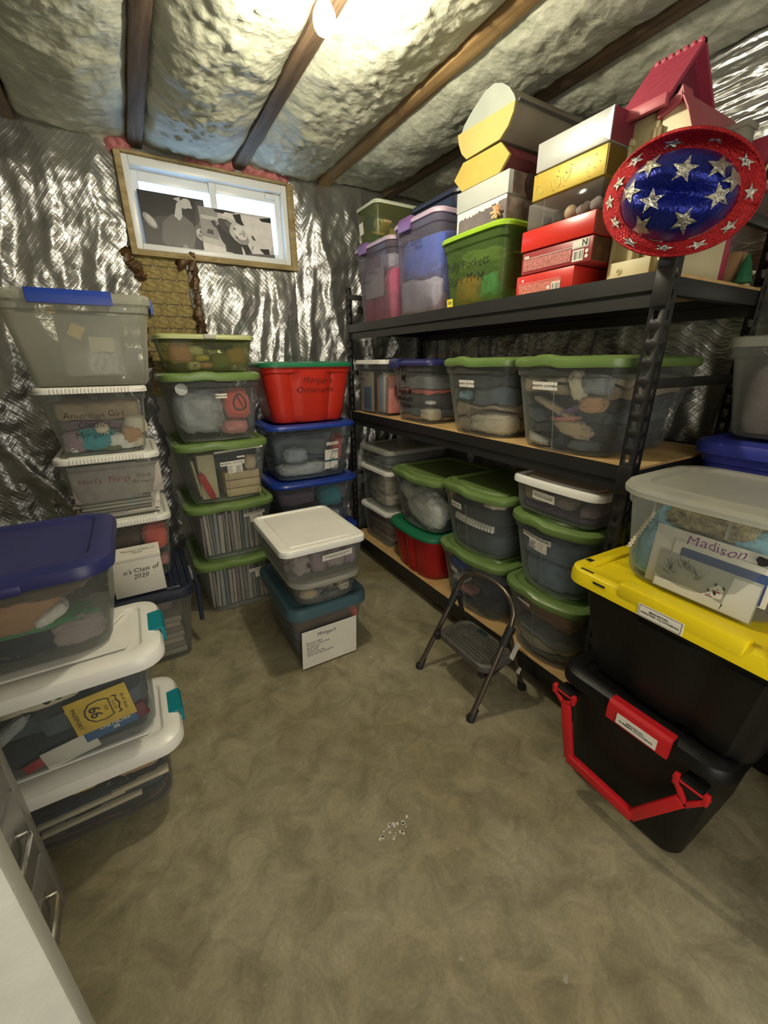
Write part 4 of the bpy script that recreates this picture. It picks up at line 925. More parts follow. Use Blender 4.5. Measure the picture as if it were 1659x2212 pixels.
# ================================================================ SHELF: middle level
zb = 1.061
M1 = Wt('white-lidded clear bin of books at the far end of the middle deck', 'the far book bin', 2.41, zb, .385, .42, .335, 1.305, kind='flat', lid=WHITE)
M2 = Wt('navy-lidded clear bin with heavy black handwriting on the middle deck', 'the navy-lidded shelf bin', 1.945, zb, .375, .46, .335, 1.30, kind='dome', lid=NAVY, taper=.03, lidh=.032)
latch(M2, 'front', -.12, .09, NAVY, .045)
M3 = Wt('green-lidded bin with sand coloured bedding on the middle deck', 'the sand-bedding bin', 1.437, zb, .436, .50, .336)
M4 = Wt('green-lidded bin of mixed folded clothes behind the near post on the middle deck', 'the wide mixed-clothes bin', .985, zb, .465, .52, .336)
slab(M1, -.075, .14, .16, .25, .010, mat('cream_box', (.58, .52, .42), .7), 'cream handwritten folder facing out at the left of the far book bin', 'folder', 'paper_folder'); 
slab(M1, -.065, .095, .10, .15, .003, pm('bluecover', (.10, .17, .32)), 'blue picture on the cream folder in the far book bin', 'picture', 'picture_card', yin=.006); slab(M1, -.045, .05, .04, .05, .002, pm('orangecover', (.6, .2, .05)), 'orange patch on the blue picture in the far book bin', 'picture', 'picture_card', yin=.003)
BC = [(.55, .22, .20), (.60, .55, .50), (.25, .38, .50), (.10, .30, .30), (.45, .50, .55), (.55, .35, .15), (.3, .15, .1)]
row_books(M1, .02, .150, .245, .30, [pm('bk%d' % i, c) for i, c in enumerate(BC)], 'thin upright childrens book in the far book bin', 'books in the far book bin', 'book', 'book', seed=4, lean=.02)
lettering('Art Sets-Shac\nteam', .032, lambda a, b: (a-.09, M1.front(0, .25)-.0015, b+.235), INK, M1.root, name='handwriting', hand=.15, seed=1)
pile(M2, [('tan', .25), ('slate', .5), ('charcoal', .9), ('coral', .25), ('grey', .8)], seed=41, wav=.014)
blob(M2, .10, .05, .13, .07, .10, 'cream', 'cream cloth at the lower right of the navy-lidded shelf bin', seed=3, fold=.12); blob(M2, .14, .115, .10, .02, .05, 'white', 'white waistband at the right of the navy-lidded shelf bin', seed=4)
HB = mat('black_marker', (.008, .008, .01), .5)
for s, z, q in (('NIT\nM', .265, .055), ('Night M', .165, .040), ('Maternity', .125, .036), ('Clothes', .090, .036)): scrawl(M2, s, -.055, z, q, seed=len(s), bold=.02, ma=HB)
pile(M3, [('beige', .9), ('beige', .8), ('slate', .9), ('charcoal', .7)], seed=42, z1=.95, noun='sheet', wav=.02)
blob(M3, .08, .055, .26, .10, .16, 'cream', 'cream bundled pillowcase at the lower right of the sand-bedding bin', 'bedding', 'bundled_bedding', 3, fold=.14, yin=.002); blob(M3, -.05, .175, .10, .04, .05, 'skyblue', 'small light blue collar in the sand-bedding bin', seed=5)
pile(M4, [('navy', .5), ('charcoal', .7), ('slate', .5), ('charcoal', .6), ('beige', .5), ('cream', .35)], seed=43, z1=.96, wav=.018)
for x, z, w, h, c_, l, ro in ((.06, .095, .16, .06, 'beige', 'beige crumpled shirt low in the middle', .3), (.03, .125, .12, .02, 'pink', 'pink striped sleeve', -.1), (.04, .15, .11, .018, 'purple', 'purple cuff', -.5), (-.02, .16, .20, .018, 'beige', 'beige hem running diagonally', .35), (.07, .24, .05, .11, 'cream', 'cream collar hanging down', -.4), (-.12, .03, .16, .035, 'white', 'white and navy edge at the lower left', .15), (.12, .18, .10, .06, 'tan', 'tan sleeve at the right', 0), (-.13, .235, .13, .05, 'beige', 'beige waistband at the upper left', 0), (.13, .245, .12, .07, 'grey', 'grey cloth at the upper right', 0), (.10, .035, .12, .04, 'slate', 'slate cloth at the lower right', 0)):
    blob(M4, x, z, w, h, .06, c_, l+' of the wide mixed-clothes bin', seed=x*40+z*10, rot=ro, fold=.16, yin=.001)
sticker(M3, -.01, .228, .10, .030, 'MADISON - CLOTHING', .0078); sticker(M4, -.045, .235, .115, .028, 'MADISON - CLOTHING', .0088)

# ================================================================ SHELF: top level
zb = 1.604
T1 = Wt('clear plum-clasp tote of pink toys at the far end of the top deck', 'the far plum-clasp tote', 2.335, zb, .44, .44, .412, 1.30, kind='dome', lid=LILAC, body=CLP, taper=.028, lidh=.028, r=.045)
T2 = Wt('small clear box with a pale lid on the far plum-clasp tote', 'the small box of wooden toys', 2.435, zb+.414, .25, .40, .205, 1.325, kind='flat', lid=mat('pale_green_white', (.60, .64, .50), .4), body=CLOL, taper=.012, lidh=.020, r=.03, band=False)
T3 = Wt('tall clear tote with a plum clasp and blue and white cloth on the top deck', 'the blue-cloth plum-clasp tote', 1.910, zb, .395, .46, .432, 1.30, kind='dome', lid=LILAC, body=CLP, taper=.022, lidh=.028, r=.045)
latch(T1, 'front', -.075, .085, PLUM, .050); latch(T3, 'front', -.06, .10, PLUM, .055)
blob(T1, .12, .20, .13, .16, .14, 'hotpink', 'hot pink toy at the right of the far plum-clasp tote', 'toy', 'soft_toy', 2); blob(T1, .10, .30, .14, .09, .14, 'palegrey', 'pale round toy near the rim of the far plum-clasp tote', 'toy', 'soft_toy', 3)
for k, x in enumerate((-.10, .02, .12)):
    slab(T1, x, .075, .085, .13, .10, pm('pinkbox', (.48, .03, .08)), ['left', 'middle', 'right'][k]+' crimson toy box low in the far plum-clasp tote', 'toy box', 'toy_box', bev=.004)
slab(T1, -.02, .21, .22, .15, .004, mat('clear_bag', (.50, .47, .43), .2, bump=.8, bs=25), 'crinkled clear toy bag behind the front of the far plum-clasp tote', 'bag', 'plastic_bag'); blob(T1, -.04, .30, .25, .14, .2, 'mauve', 'mauve cloth high in the far plum-clasp tote', seed=6)
lettering('Furry toys', .045, lambda a, b: (a-.08, T1.front(0, .2)-.0015, b+.27), INK, T1.root, name='handwriting', hand=.15, seed=1); lettering('Barbie', .034, lambda a, b: (a-.09, T1.front(0, .2)-.0015, b+.225), INK, T1.root, name='handwriting', hand=.15, seed=2)
blob(T3, .0, .265, .40, .20, .34, 'blue', 'royal blue cloth in the upper half of the blue-cloth tote', seed=2, y=-.04, pw=.4, fold=.07); blob(T3, .15, .15, .08, .20, .3, 'blue', 'royal blue cloth down the right side of the blue-cloth tote', seed=3, y=-.0)
blob(T3, -.02, .09, .36, .18, .34, 'palegrey', 'pale lace cloth in the lower half of the blue-cloth tote', seed=4, y=-.05, fold=.12, pw=.4); blob(T3, .11, .045, .14, .08, .12, 'dusty', 'dusty straps at the lower right of the blue-cloth tote', seed=5, fold=.2)
scrawl(T3, 'M+N\'s Games', -.045, .325, .036, seed=4); scrawl(T3, 'Dolls', .03, .298, .028, seed=5)
wd = mat('toy_wood', (.52, .36, .18), .6)
for k, (x, z, ro) in enumerate(((.06, .06, .3), (.09, .09, -.6), (.04, .10, 1.0), (.085, .05, 1.4), (.0, .045, .1))):
    slab(T2, x-.01, z, .075, .013, .05, wd, 'small wooden toy stick in the small box of wooden toys', 'toy', 'wooden_toy_piece', rot=ro, group='wooden toy pieces', y=-.14+.03*k)
slab(T2, -.01, .125, .075, .06, .02, pm('boat_blue', (.08, .15, .30)), 'blue and white toy boat in the small box of wooden toys', 'toy boat', 'toy_boat', rot=.5); slab(T2, -.01, .10, .08, .10, .01, PAPER, 'white card behind the toy boat', 'card', 'card', rot=.3, y=-.10)
blob(T2, -.02, .04, .14, .06, .2, 'green', 'green cloth at the base of the small box of wooden toys', seed=2)
plate(T2, 'label_sticker', -.07, .10, .05, .06, PAPER, ang=.1)
# navy lidded shallow container resting on the blue-cloth tote
T3b = Wt('shallow dark navy lidded container set back on the blue-cloth tote', 'the navy container', 1.90, zb+.434, .42, .36, .085, 1.40, kind='dome', lid=NAVY2, body=NAVY2, taper=.01, lidh=.030, r=.06, band=False)
T4 = Wt('lime-lidded green tinted tote of small dolls on the top deck', 'the lime-lidded tote', 1.503, zb, .405, .45, .284, 1.30, kind='dome', lid=LIME, body=CLGR, taper=.030, lidh=.026, r=.045, bow=.008)
blob(T4, -.07, .07, .16, .14, .16, 'orange', 'orange cardboard cut-out in the lime-lidded tote', 'toy', 'soft_toy', 2, fold=.07, pw=.5); blob(T4, .08, .07, .12, .12, .14, 'teal', 'teal plastic toy in the lime-lidded tote', 'toy', 'soft_toy', 3); blob(T4, .0, .18, .30, .10, .3, 'olive', 'olive cloth in the top of the lime-lidded tote', seed=4); blob(T4, .15, .12, .07, .14, .2, 'brown', 'brown toy at the right of the lime-lidded tote', 'toy', 'soft_toy', 5)
bm = bmesh.new(); tube(bm, [(.02, -.145, .145), (.08, -.150, .155), (.13, -.13, .14), (.15, -.05, .15), (.155, .0, .19), (.15, .06, .17)], .007, 8); place(T4, bm, (0, 0, 0), mat('pale_cable', (.55, .52, .30), .5), 'toy_track', 'pale curved toy track inside the lime-lidded tote', 'toy track')
ys = plate(T4, 'price_sticker', -.145, .028, .045, .035, mat('sticker_yellow', (.80, .72, .05), .5)); 
for k in range(4): plate(T4, 'sticker_mark', -.155+.007*k, .030, .003, .013, PRINT, parent=ys, off=.002, nx=1, nzz=1)
scrawl(T4, 'Polly Pockets\nShare M+M', -.03, .135, .050, seed=3, line=1.1)
# boxes on the lime tote (x = depth into the shelf, y along it)
def wthing(name, label, cat, x, y, z): return thing(name, label, cat, (x, y, z))
t = wthing('photo_box', 'square photo storage box with a torn grey label and peach gift bow', 'box', 1.48, 1.477, 1.889)
FLO = mat('floral_print', (.30, .24, .20), .5, var=.6, vs=14, c2=(.08, .05, .05)); GRYC = mat('grey_card', (.42, .44, .41), .6, var=.05)
box('box_base', (-.145, .145, -.140, .140, 0, .078), FLO, t, .002); box('box_lid', (-.150, .150, -.145, .145, .079, .152), GRYC, t, .002); box('lid_side', (-.13, .15, -.1475, -.1455, .081, .150), mat('rose_print', (.34, .24, .21), .5, var=.5, vs=18), t, 0)
rnd = random.Random(5); edge = [(.14-.265*i/35, .062-.012*(i/35)+.010*(rnd.random()-.5)) for i in range(36)]
edge += [(-.127-.004*rnd.random(), .050-.0095*k) for k in range(5)]+[(-.14, .002)]
box('picture_face', (-.1462, -.1455, -.139, .139, .001, .077), mat('lilac_brown_print', (.17, .14, .14), .5, var=.3, vs=9), t, 0)
bm = bmesh.new(); prism(bm, [(-.14, .0775), (.14, .0775)]+edge, -.1475, -.1464, 'x')
bmesh.ops.scale(bm, vec=(1, -1, 1), verts=bm.verts[:]); obj('torn_label', bm, PAPER, t, smooth=0)
bm = bmesh.new(); lathe(bm, [(.040, 0), (.042, .001), (.042, .002), (.040, .003)], 20, Matrix.Rotation(pi/2, 4, 'Y')); o = obj('rose_print_spot', bm, mat('dark_rose', (.06, .03, .03), .5, var=.5, vs=30), t); o.rotation_euler = (0, 0, pi/2); o.location = (-.03, -.148, .115)
t = wthing('gift_bow', 'small peach coloured gift bow on the corner of the torn-label box', 'gift bow', 1.328, 1.372, 1.915)
for k in range(13):
    a = 2*pi*k/7; rr = .018 if k < 7 else .008
    bm = bmesh.new(); tube(bm, [(0, 0, 0), (-.010, rr*.7*cos(a), rr*.7*sin(a)), (-.016, rr*1.2*cos(a), rr*1.2*sin(a)), (-.006, rr*1.1*cos(a+.2), rr*1.1*sin(a+.2))], .0045, 6); obj('ribbon_loop', bm, mat('peach_ribbon', (.80, .48, .28), .35), t)
YC = mat('mustard_card', (.48, .36, .085), .45, var=.08, vs=12); YC2 = mat('straw_card', (.48, .38, .13), .5, var=.06, vs=12)
t = wthing('hexagonal_box', 'flat six-sided mustard card box between the torn-label box and the rounded one', 'box', 1.50, 1.50, 2.042)
bm = bmesh.new(); prism(bm, [(.153, .055), (.10, .003), (-.11, .003), (-.157, .045), (-.108, .096), (.10, .100)], -.165, -.155, 'x'); obj('box_front', bm, YC, t, smooth=20)
bm = bmesh.new(); prism(bm, [(.150, .055), (.099, .005), (-.108, .005), (-.154, .045), (-.107, .094), (.099, .098)], -.155, .165, 'x'); obj('box_body', bm, mat('maroon_card', (.14, .02, .025), .5, var=.3), t, smooth=20)
pr = [(1.633, 2.242), (1.599, 2.262), (1.555, 2.290), (1.486, 2.322), (1.441, 2.324), (1.401, 2.308), (1.365, 2.282), (1.340, 2.252), (1.329, 2.231), (1.334, 2.203), (1.355, 2.170), (1.392, 2.145), (1.574, 2.145), (1.605, 2.172), (1.625, 2.210)]
t = wthing('rounded_box', 'round-topped straw and grey card box, highest of the boxes on the lime tote', 'box', 1.52, 1.48, 2.144)
pr = [(a-1.48, b-2.144) for a, b in pr]
bm = bmesh.new(); prism(bm, [(a*.99, b*.99+.001) for a, b in pr], -.183, .24, 'x'); obj('box_body', bm, mat('dull_card', (.30, .27, .20), .6), t, smooth=30)
bm = bmesh.new(); prism(bm, [pr[0]]+pr[8:], -.192, -.183, 'x'); obj('lower_front', bm, YC2, t, smooth=0)
bm = bmesh.new(); prism(bm, [(pr[0][0]-.022, pr[0][1])]+pr[1:8]+[(pr[8][0], pr[8][1])], -.190, -.183, 'x'); obj('upper_front', bm, mat('sage_grey_card', (.36, .40, .35), .5), t, smooth=0)
bm = bmesh.new(); prism(bm, [(-.156, .096), (-.163, .092), (-.158, .085), (-.150, .090)], -.18, .24, 'x'); obj('dark_seam', bm, mat('seam_card', (.08, .08, .08), .6), t, smooth=0)

# stack of flat boxes
def flatbox(label, y0, y1, z0, z1, m_, xf=1.305, d=.30, rz=0, side=None, lidded=True):
    t = wthing('flat_box', label, 'box', xf+d/2, (y0+y1)/2, z0); t.rotation_euler = (0, 0, rz); w = (y1-y0)/2
    box('box_body', (-d/2, d/2, -w, w, 0, z1-z0-.001), m_, t, .003)
    if side: box('side_panel', (-d/2+.004, d/2-.004, -w-.0015, -w, .002, z1-z0-.003), side, t, 0)
    return t, -d/2-.001, w
REDC = mat('red_card', (.60, .035, .025), .35, var=.1, vs=10); REDC2 = mat('brick_card', (.30, .035, .04), .4, var=.12); REDL = mat('glossy_red_lid', (.55, .025, .014), .3, var=.05, coat=.2)
PK = mat('pink_fine_print', (.50, .17, .15), .5, var=.45, vs=140); PK2 = mat('salmon_fine_print', (.62, .20, .15), .5, var=.4, vs=140)
def face_rect(t, xf, y0, y1, z0, z1, m_, name='printed_panel', k=1):
    bm = bmesh.new(); bm.faces.new([bm.verts.new((xf-.0003*k, a, b)) for a, b in ((y0, z0), (y1, z0), (y1, z1), (y0, z1))]); return obj(name, bm, m_, t, smooth=0)
def barcode(t, xf, yc, z0, z1, w):
    face_rect(t, xf, yc-w/2, yc+w/2, z0, z1, PAPER, 'barcode_panel', 2)
    rnd = random.Random(7); y = yc-w/2+.003
    while y < yc+w/2-.004:
        a = rnd.choice((.0007, .0012, .0019)); face_rect(t, xf, y, y+a, z0+.005, z1-.004, PRINT, 'barcode_bar', 3); y += a+rnd.choice((.0009, .0015, .0035))
t, xf, w_ = flatbox('bottom red card box with a small barcode on the top deck', .985, 1.225, 1.604, 1.672, REDC)
face_rect(t, xf, -.075, .105, .001, .037, PK2); face_rect(t, xf, -.070, .11, .040, .041, PAPER, 'printed_line'); barcode(t, xf, -.055, .002, .030, .034); face_rect(t, xf, .085, .093, .046, .054, PAPER, 'recycling_mark', 2)
bm = bmesh.new(); lathe(bm, [(.006, 0), (.006, .0005)], 14, Matrix.Rotation(pi/2, 4, 'Y')); o = obj('printed_dot', bm, PAPER, t); o.location = (xf-.0005, -.025, .016)
t, xf, w_ = flatbox('brick red card box with a large barcode, second from the bottom', .930, 1.208, 1.674, 1.744, REDC2, side=mat('brown_sparkle', (.10, .035, .02), .4, var=.6, vs=30))
face_rect(t, xf, -.065, .130, .010, .046, PK); face_rect(t, xf, -.065, .125, .048, .0495, PAPER, 'printed_line', 2); barcode(t, xf, -.092, .006, .038, .040)
face_rect(t, xf, -.125, -.068, .042, .066, PAPER, 'address_panel', 2); face_rect(t, xf, -.122, -.071, .044, .064, mat('panel_line', (.25, .25, .22), .6), 'panel_outline', 3); face_rect(t, xf, -.1212, -.0718, .0448, .0632, PAPER, 'address_panel', 4)
lettering('N', .024, lambda a, b: (xf-.002, -.112-a, .054+b), PRINT, t, bold=.03)
for zz in (.016, .030):
    bm = bmesh.new(); lathe(bm, [(.0055, 0), (.0055, .0005)], 14, Matrix.Rotation(pi/2, 4, 'Y')); o = obj('printed_dot', bm, PAPER, t); o.location = (xf-.0005, -.122, zz)
for k in range(3): face_rect(t, xf, .112+.007*k-.004, .116+.007*k-.003, .050, .058, PAPER, 'recycling_mark', 2)
t, xf, w_ = flatbox('glossy bright red lid sitting on the brick red box', .932, 1.216, 1.747, 1.811, REDL, xf=1.302, side=REDC2)
t = wthing('acetate_box', 'clear acetate box with pine cones and a wooden ball', 'box', 1.455, 1.06, 1.813)
AC = clear('acetate', (.45, .43, .40), .13, .08); DKC = mat('dark_card', (.05, .035, .03), .6)
box('box_cover', (-.15, .15, -.137, .140, 0, .075), AC, t, .003); box('dark_backing', (-.02, .145, -.134, .137, .002, .073), DKC, t, 0); box('seam_strip', (-.152, -.1505, .070, .074, .0, .075), AC, t, 0)
for i, (y, z, s, c_) in enumerate(((1.055, 1.835, .021, 'tan'), (1.00, 1.833, .018, 'brown'), (.965, 1.835, .019, 'dusty'), (1.02, 1.832, .014, 'dusty'), (1.15, 1.833, .018, 'black'))):
    bm = bmesh.new(); bmesh.ops.create_uvsphere(bm, u_segments=16, v_segments=10, radius=s)
    for v in bm.verts: v.co *= 1+(.18*noise.noise(v.co*90) if i else .02)
    o = obj('pine_cone' if i else 'wooden_ball', bm, cloth(c_) if i else mat('ball_wood', (.50, .34, .20), .5)); o.location = (1.345, y, z+.001); tag(o, ['pale wooden ball in the acetate box', 'brown pine cone right of the wooden ball', 'dusty pine cone at the right end of the acetate box', 'small dusty pine cone beside the wooden ball', 'dark pine cone at the left of the acetate box'][i], 'ornament')
GOLD = mat('gold_card', (.48, .35, .05), .42, metal=.25, var=.06, vs=8); SILV = mat('silver_card', (.40, .41, .39), .42, metal=.25, var=.06, bump=.25, bs=7)
t, xf, w_ = flatbox('gold foil card box above the acetate box', .922, 1.185, 1.891, 1.967, GOLD, xf=1.30, side=mat('dark_gold', (.16, .10, .015), .3, metal=.3))
rnd = random.Random(11)
for k in range(16):
    bm = bmesh.new(); lathe(bm, [(.0016, 0), (.0016, .0005)], 8, Matrix.Rotation(pi/2, 4, 'Y')); o = obj('punched_dot', bm, mat('dot_dark', (.12, .09, .01), .5), t); o.location = (xf-.0006, rnd.uniform(-.12, .12), rnd.uniform(.008, .07))
for k in range(4):
    bm = bmesh.new(); yo, zo = .10-.035*k, .03+.008*(k % 2); tube(bm, [(xf-.0006, yo+.016*cos(a*1.0)+.002*a, zo+.014*sin(a*1.4+k)) for a in [j*.35 for j in range(14)]], .0007, 4); obj('embossed_swirl', bm, mat('swirl', (.75, .62, .25), .3), t)
t, xf, w_ = flatbox('silver foil card box on top of the gold box', .918, 1.178, 1.969, 2.050, SILV, xf=1.298, side=mat('maroon_side', (.20, .03, .05), .5))
bm = bmesh.new(); bm.faces.new([bm.verts.new((xf-.001, a, b)) for a, b in ((-.130, .001), (-.090, .028), (-.130, .079))]); obj('dented_corner', bm, mat('bright_silver', (.62, .62, .58), .3, metal=.3), t, smooth=0)

# ================================================================ BLACK TOTES at the right
K1 = tote('black tote with a red carry handle and clasp on the floor at the right', 'the red-handled black tote', 'W', .415, 1.055, 0, .475, .53, .445, BLACK, BLACK, 'dome', taper=.035, lidh=.050, r=.055, lip=.022, lidbow=0)
def hook(T, side, c, w, ma):
    return latch(T, side, c, w, ma, .062, th=.016)
hook(K1, 'front', .028, .17, REDH)
fy = lambda x, z: -T_.D/2-.0165
T_ = K1; pk = box('label_sticker', (-.025, .085, -K1.D/2-.0185, -K1.D/2-.0165, .392, .425), PAPER, K1.root, 0)
lettering('MADISON -\nSUMMER CLOTHING', .0080, lambda a, b: (a+.030, -K1.D/2-.0192, b+.4085), PRINT, pk, bold=.02, stretch=1.25)
# carry handle: a hanging red bail with forked ends on two black lugs
hy = -K1.D/2-.004; lug = []
for x in (-.190, .180):
    box('handle_lug', (x-.026, x+.026, hy-.018, hy+.03, .345, .372), BLACK, K1.root, .004)
bm = bmesh.new()
def bar(p, q, w, th):
    p, q = Vector(p), Vector(q); d = (q-p); L = d.length; ang = math.atan2(d.z, d.x)
    vs = bx(bm, -.004, L+.004, -th/2, th/2, -w/2, w/2, .003)
    bmesh.ops.transform(bm, matrix=Matrix.Translation(p) @ Matrix.Rotation(-ang, 4, 'Y'), verts=[v for v in vs if v.is_valid])
yh = hy-.014
LX, RX_ = -.190, .180
bar((LX+.012, yh, .325), (-.135, yh, .135), .030, .016); bar((-.135, yh, .135), (.075, yh, .125), .032, .022); bar((.075, yh, .125), (RX_-.012, yh, .300), .030, .016)
for cx, z0 in ((LX, .325), (RX_, .300)):
    bar((cx, yh, z0), (cx-.034, yh, .352), .014, .012); bar((cx, yh, z0), (cx+.034, yh, .352), .014, .012); bar((cx-.034, yh, .345), (cx-.034, yh, .372), .013, .014); bar((cx+.034, yh, .345), (cx+.034, yh, .372), .013, .014)
obj('carry_handle', bm, REDH, K1.root)
bm = bmesh.new()
for cx in (LX, RX_): tube(bm, [(cx-.042, yh, .362), (cx+.042, yh, .362)], .006, 8)
obj('hinge_pin', bm, REDH, K1.root)
K2 = tote('black tote with a bright yellow lid on the red-handled black tote', 'the yellow-lidded black tote', 'W', .370, 1.028, .447, .60, .52, .355, BLACK, YELLOW, 'plain', taper=.060, lidh=.045, r=.05, lip=.030, lidbow=0, rib=lambda k, t: (.012 if (k == 0 and (-.42 < t < .22 or t > .62)) else 0), rz=R(-2.2))
bm = bmesh.new(); bx(bm, -.13, .155, -.2620, -.2150, .330, .372, .006); obj('raised_lid_tab', bm, YELLOW, K2.root)
bm = bmesh.new(); bx(bm, .20, .295, -.2620, -.2150, .330, .372, .006); obj('raised_lid_tab', bm, YELLOW, K2.root)
bm = bmesh.new(); bx(bm, -.262, -.242, -.20, .20, .345, .360, .004); bx(bm, -.235, -.13, -.135, -.115, .345, .3552, .003)
for k in range(3): bx(bm, -.235, -.20, -.08+.07*k, -.07+.07*k, .345, .3552, .002)
obj('lid_rib', bm, YELLOW, K2.root)
HOLE = mat('black_slot', (.01, .01, .01), .8)
box('lash_hole', (-.285, -.262, -.185, -.165, .350, .3555), HOLE, K2.root, 0); box('lash_hole', (-.20, -.165, -.2607-.002, -.2590, .336, .341), HOLE, K2.root, 0); box('lash_hole', (-.255, -.215, -.2460, -.2380, .352, .3557), HOLE, K2.root, 0)
pk = box('label_sticker', (-.068, .040, -.2625, -.2605, .312, .346), PAPER, K2.root, 0)
lettering('MADISON -\nWINTER CLOTHING', .0080, lambda a, b: (a-.014, -.2632, b+.329), PRINT, pk, bold=.02, stretch=1.25)
bm = bmesh.new()
for d in ((-.064, .036, .343, .3438), (-.064, .036, .3142, .315), (-.0645, -.0637, .3142, .3438), (.0357, .0365, .3142, .3438)): bx(bm, d[0], d[1], -.2630, -.2624, d[2], d[3])
obj('label_outline', bm, PRINT, pk, smooth=0)
K3 = tote('clear bin of toys and a snowy greeting card on the yellow lid', 'the clear bin on the yellow lid', 'W', .395, 1.095, .803, .435, .40, .275, CL, CLLID, 'dome', taper=.025, lidh=.032, r=.09, bow=.012, lip=.014)
for x in (-.10, .06): box('rib', (x-.002, x+.002, -.200, -.186, .195, .245), CLG, K3.root, 0)
FUR = mat('blue_felt', (.22, .42, .52), .9, var=.15, bump=.5, bs=80)
blob(K3, -.10, .12, .09, .20, .07, 'skyblue', 'light blue felt cape at the left of the clear bin on the yellow lid', 'costume', 'felt_costume', 2, ma=FUR, rot=.25); blob(K3, .06, .16, .24, .10, .10, 'skyblue', 'light blue felt across the top of the clear bin on the yellow lid', 'costume', 'felt_costume', 3, ma=FUR, yin=.03)
blob(K3, -.12, .04, .11, .07, .10, 'skyblue', 'pale blue crumpled bag at the lower left of the clear bin on the yellow lid', 'bag', 'crumpled_bag', 4); blob(K3, .0, .20, .24, .07, .2, 'beige', 'tan plush fur near the rim of the clear bin on the yellow lid', 'plush toy', 'plush_toy', 5, ma=mat('tan_fur', (.36, .31, .18), .95, var=.4, vs=60, bump=1, bs=140))
blob(K3, .185, .07, .07, .12, .14, 'hotpink', 'pink toy at the right end of the clear bin on the yellow lid', 'toy', 'soft_toy', 6); blob(K3, .18, .15, .06, .07, .14, 'teal', 'sea green toy at the right end of the clear bin on the yellow lid', 'toy', 'soft_toy', 7)
bm = bmesh.new()
for k in range(22):
    u = k/21; M = Matrix.Translation((-.165+.045*u+.008, K3.front(-.14, .15)+.016, .085+.115*u)) @ Matrix.Rotation(.7*(1 if k % 2 else -1)+.3, 4, 'Y')
    bx(bm, -.006, .006, -.003, .004, -.003, .003, .0015, M)
place(K3, bm, (0, 0, 0), mat('cream_braid', (.66, .58, .42), .8), 'braided_trim', 'cream braided trim along the blue felt cape', 'trim')
fr_ = slab(K3, .02, .092, .235, .165, .006, PAPER, 'white card mount behind the snowy card', 'card', 'card_mount', rot=.02, yin=.014); slab(K3, .055, .102, .205, .095, .004, PAPER, 'second white framed card with a dark blue centre', 'card', 'framed_card', rot=.02, yin=.009)
slab(K3, .06, .096, .175, .075, .002, pm('bluecard', (.035, .07, .19)), 'dark blue printed card centre behind the snowy card', 'card', 'printed_card', rot=.02, yin=.006)
snow = slab(K3, .035, .060, .215, .105, .002, pm('snowscene', (.36, .37, .32)), 'snowy landscape greeting card with two white animals', 'greeting card', 'greeting_card', rot=.02, yin=.003, bev=.0005)
SN = mat('snow_white', (.62, .62, .57), .6, var=.05); TW = mat('twig_dark', (.07, .07, .06), .7); MR = mat('scarf_maroon', (.22, .03, .03), .7)
def pp(poly, m_, k): bm = bmesh.new(); bm.faces.new([bm.verts.new((a, -.0012-.0003*k, b)) for a, b in poly]); obj('printed_shape', bm, m_, snow, smooth=0)
pp([(.045, -.050), (.105, -.050), (.105, .045), (.055, .045)], SN, 1); pp([(-.105, -.050), (.045, -.050), (.05, -.030), (-.02, -.022), (-.105, -.028)], SN, 1)
for cx, cz, s in ((.030, -.010, 1), (.018, -.026, .8)):
    pp(ell(cx, cz, .018*s, .013*s, .1, wob=.3), SN, 2); pp(ell(cx+.004, cz+.014*s, .010*s, .009*s), SN, 3); pp(ell(cx+.013*s, cz+.019*s, .003, .005, .4), PRINT, 4); pp(ell(cx-.004*s, cz+.022*s, .003, .004), PRINT, 4); pp(ell(cx+.002, cz+.011*s, .0015, .0015), PRINT, 5); pp([(cx-.008*s, cz+.007*s), (cx+.010*s, cz+.006*s), (cx+.010*s, cz+.003*s), (cx-.008*s, cz+.003*s)], MR, 4)
rnd = random.Random(3)
for tx, tz in ((-.075, .0), (-.02, .015), (-.045, .03)):
    for k in range(14):
        a = rnd.uniform(.1, pi-.1); L = rnd.uniform(.010, .030); x, z = tx+rnd.uniform(-.008, .008), tz+rnd.uniform(-.012, .012)
        pp([(x, z), (x+L*cos(a), z+L*sin(a)), (x+L*cos(a)+.0009, z+L*sin(a)+.0006), (x+.0016, z)], TW, 6)
scrawl(K3, 'Madison', .045, .165, .036, ang=.02, seed=2, ma=PURPINK)
bm = bmesh.new(); bm.faces.new([bm.verts.new((a, K3.front(a, b)-.002, b)) for a, b in ell(.140, .165, .024, .014, -.1, wob=.9, seed=4, n=26)]); obj('ink_blot', bm, INK, K3.root, smooth=0)
# stack against the wall, behind
K4 = tote('black tote on the floor behind the red-handled one, against the right wall', 'the hidden lower black tote', 'W', .38, 1.625, 0, .50, .33, .40, BLACK, BLACK, 'dome', taper=.03, lidh=.04, r=.05, lip=.015)
K5 = tote('black tote under the indigo bin by the right wall', 'the black tote under the indigo bin', 'W', .38, 1.62, .402, .50, .335, .395, BLACK, BLACK, 'dome', taper=.03, lidh=.04, r=.05, lip=.015)
K6 = tote('indigo blue lidded tote by the right wall behind the yellow-lidded one', 'the indigo tote', 'W', .412, 1.60, .799, .505, .36, .34, DEEPBLUE, DEEPBLUE, 'dome', taper=.035, lidh=.050, r=.07, lip=.018)
bm = bmesh.new(); tube(bm, [(x, K6.front(0, .2)-.001, .165+.03*cos(x*14)) for x in [-.20+.02*i for i in range(21)]], .004, 6); obj('molded_ridge', bm, DEEPBLUE, K6.root)
K7 = tote('cloudy clear bin of brown cloth on the indigo tote', 'the cloudy bin on the indigo tote', 'W', .435, 1.625, 1.142, .43, .33, .305, CLG, CLLID, 'flat', taper=.045, lidh=.030, r=.05)
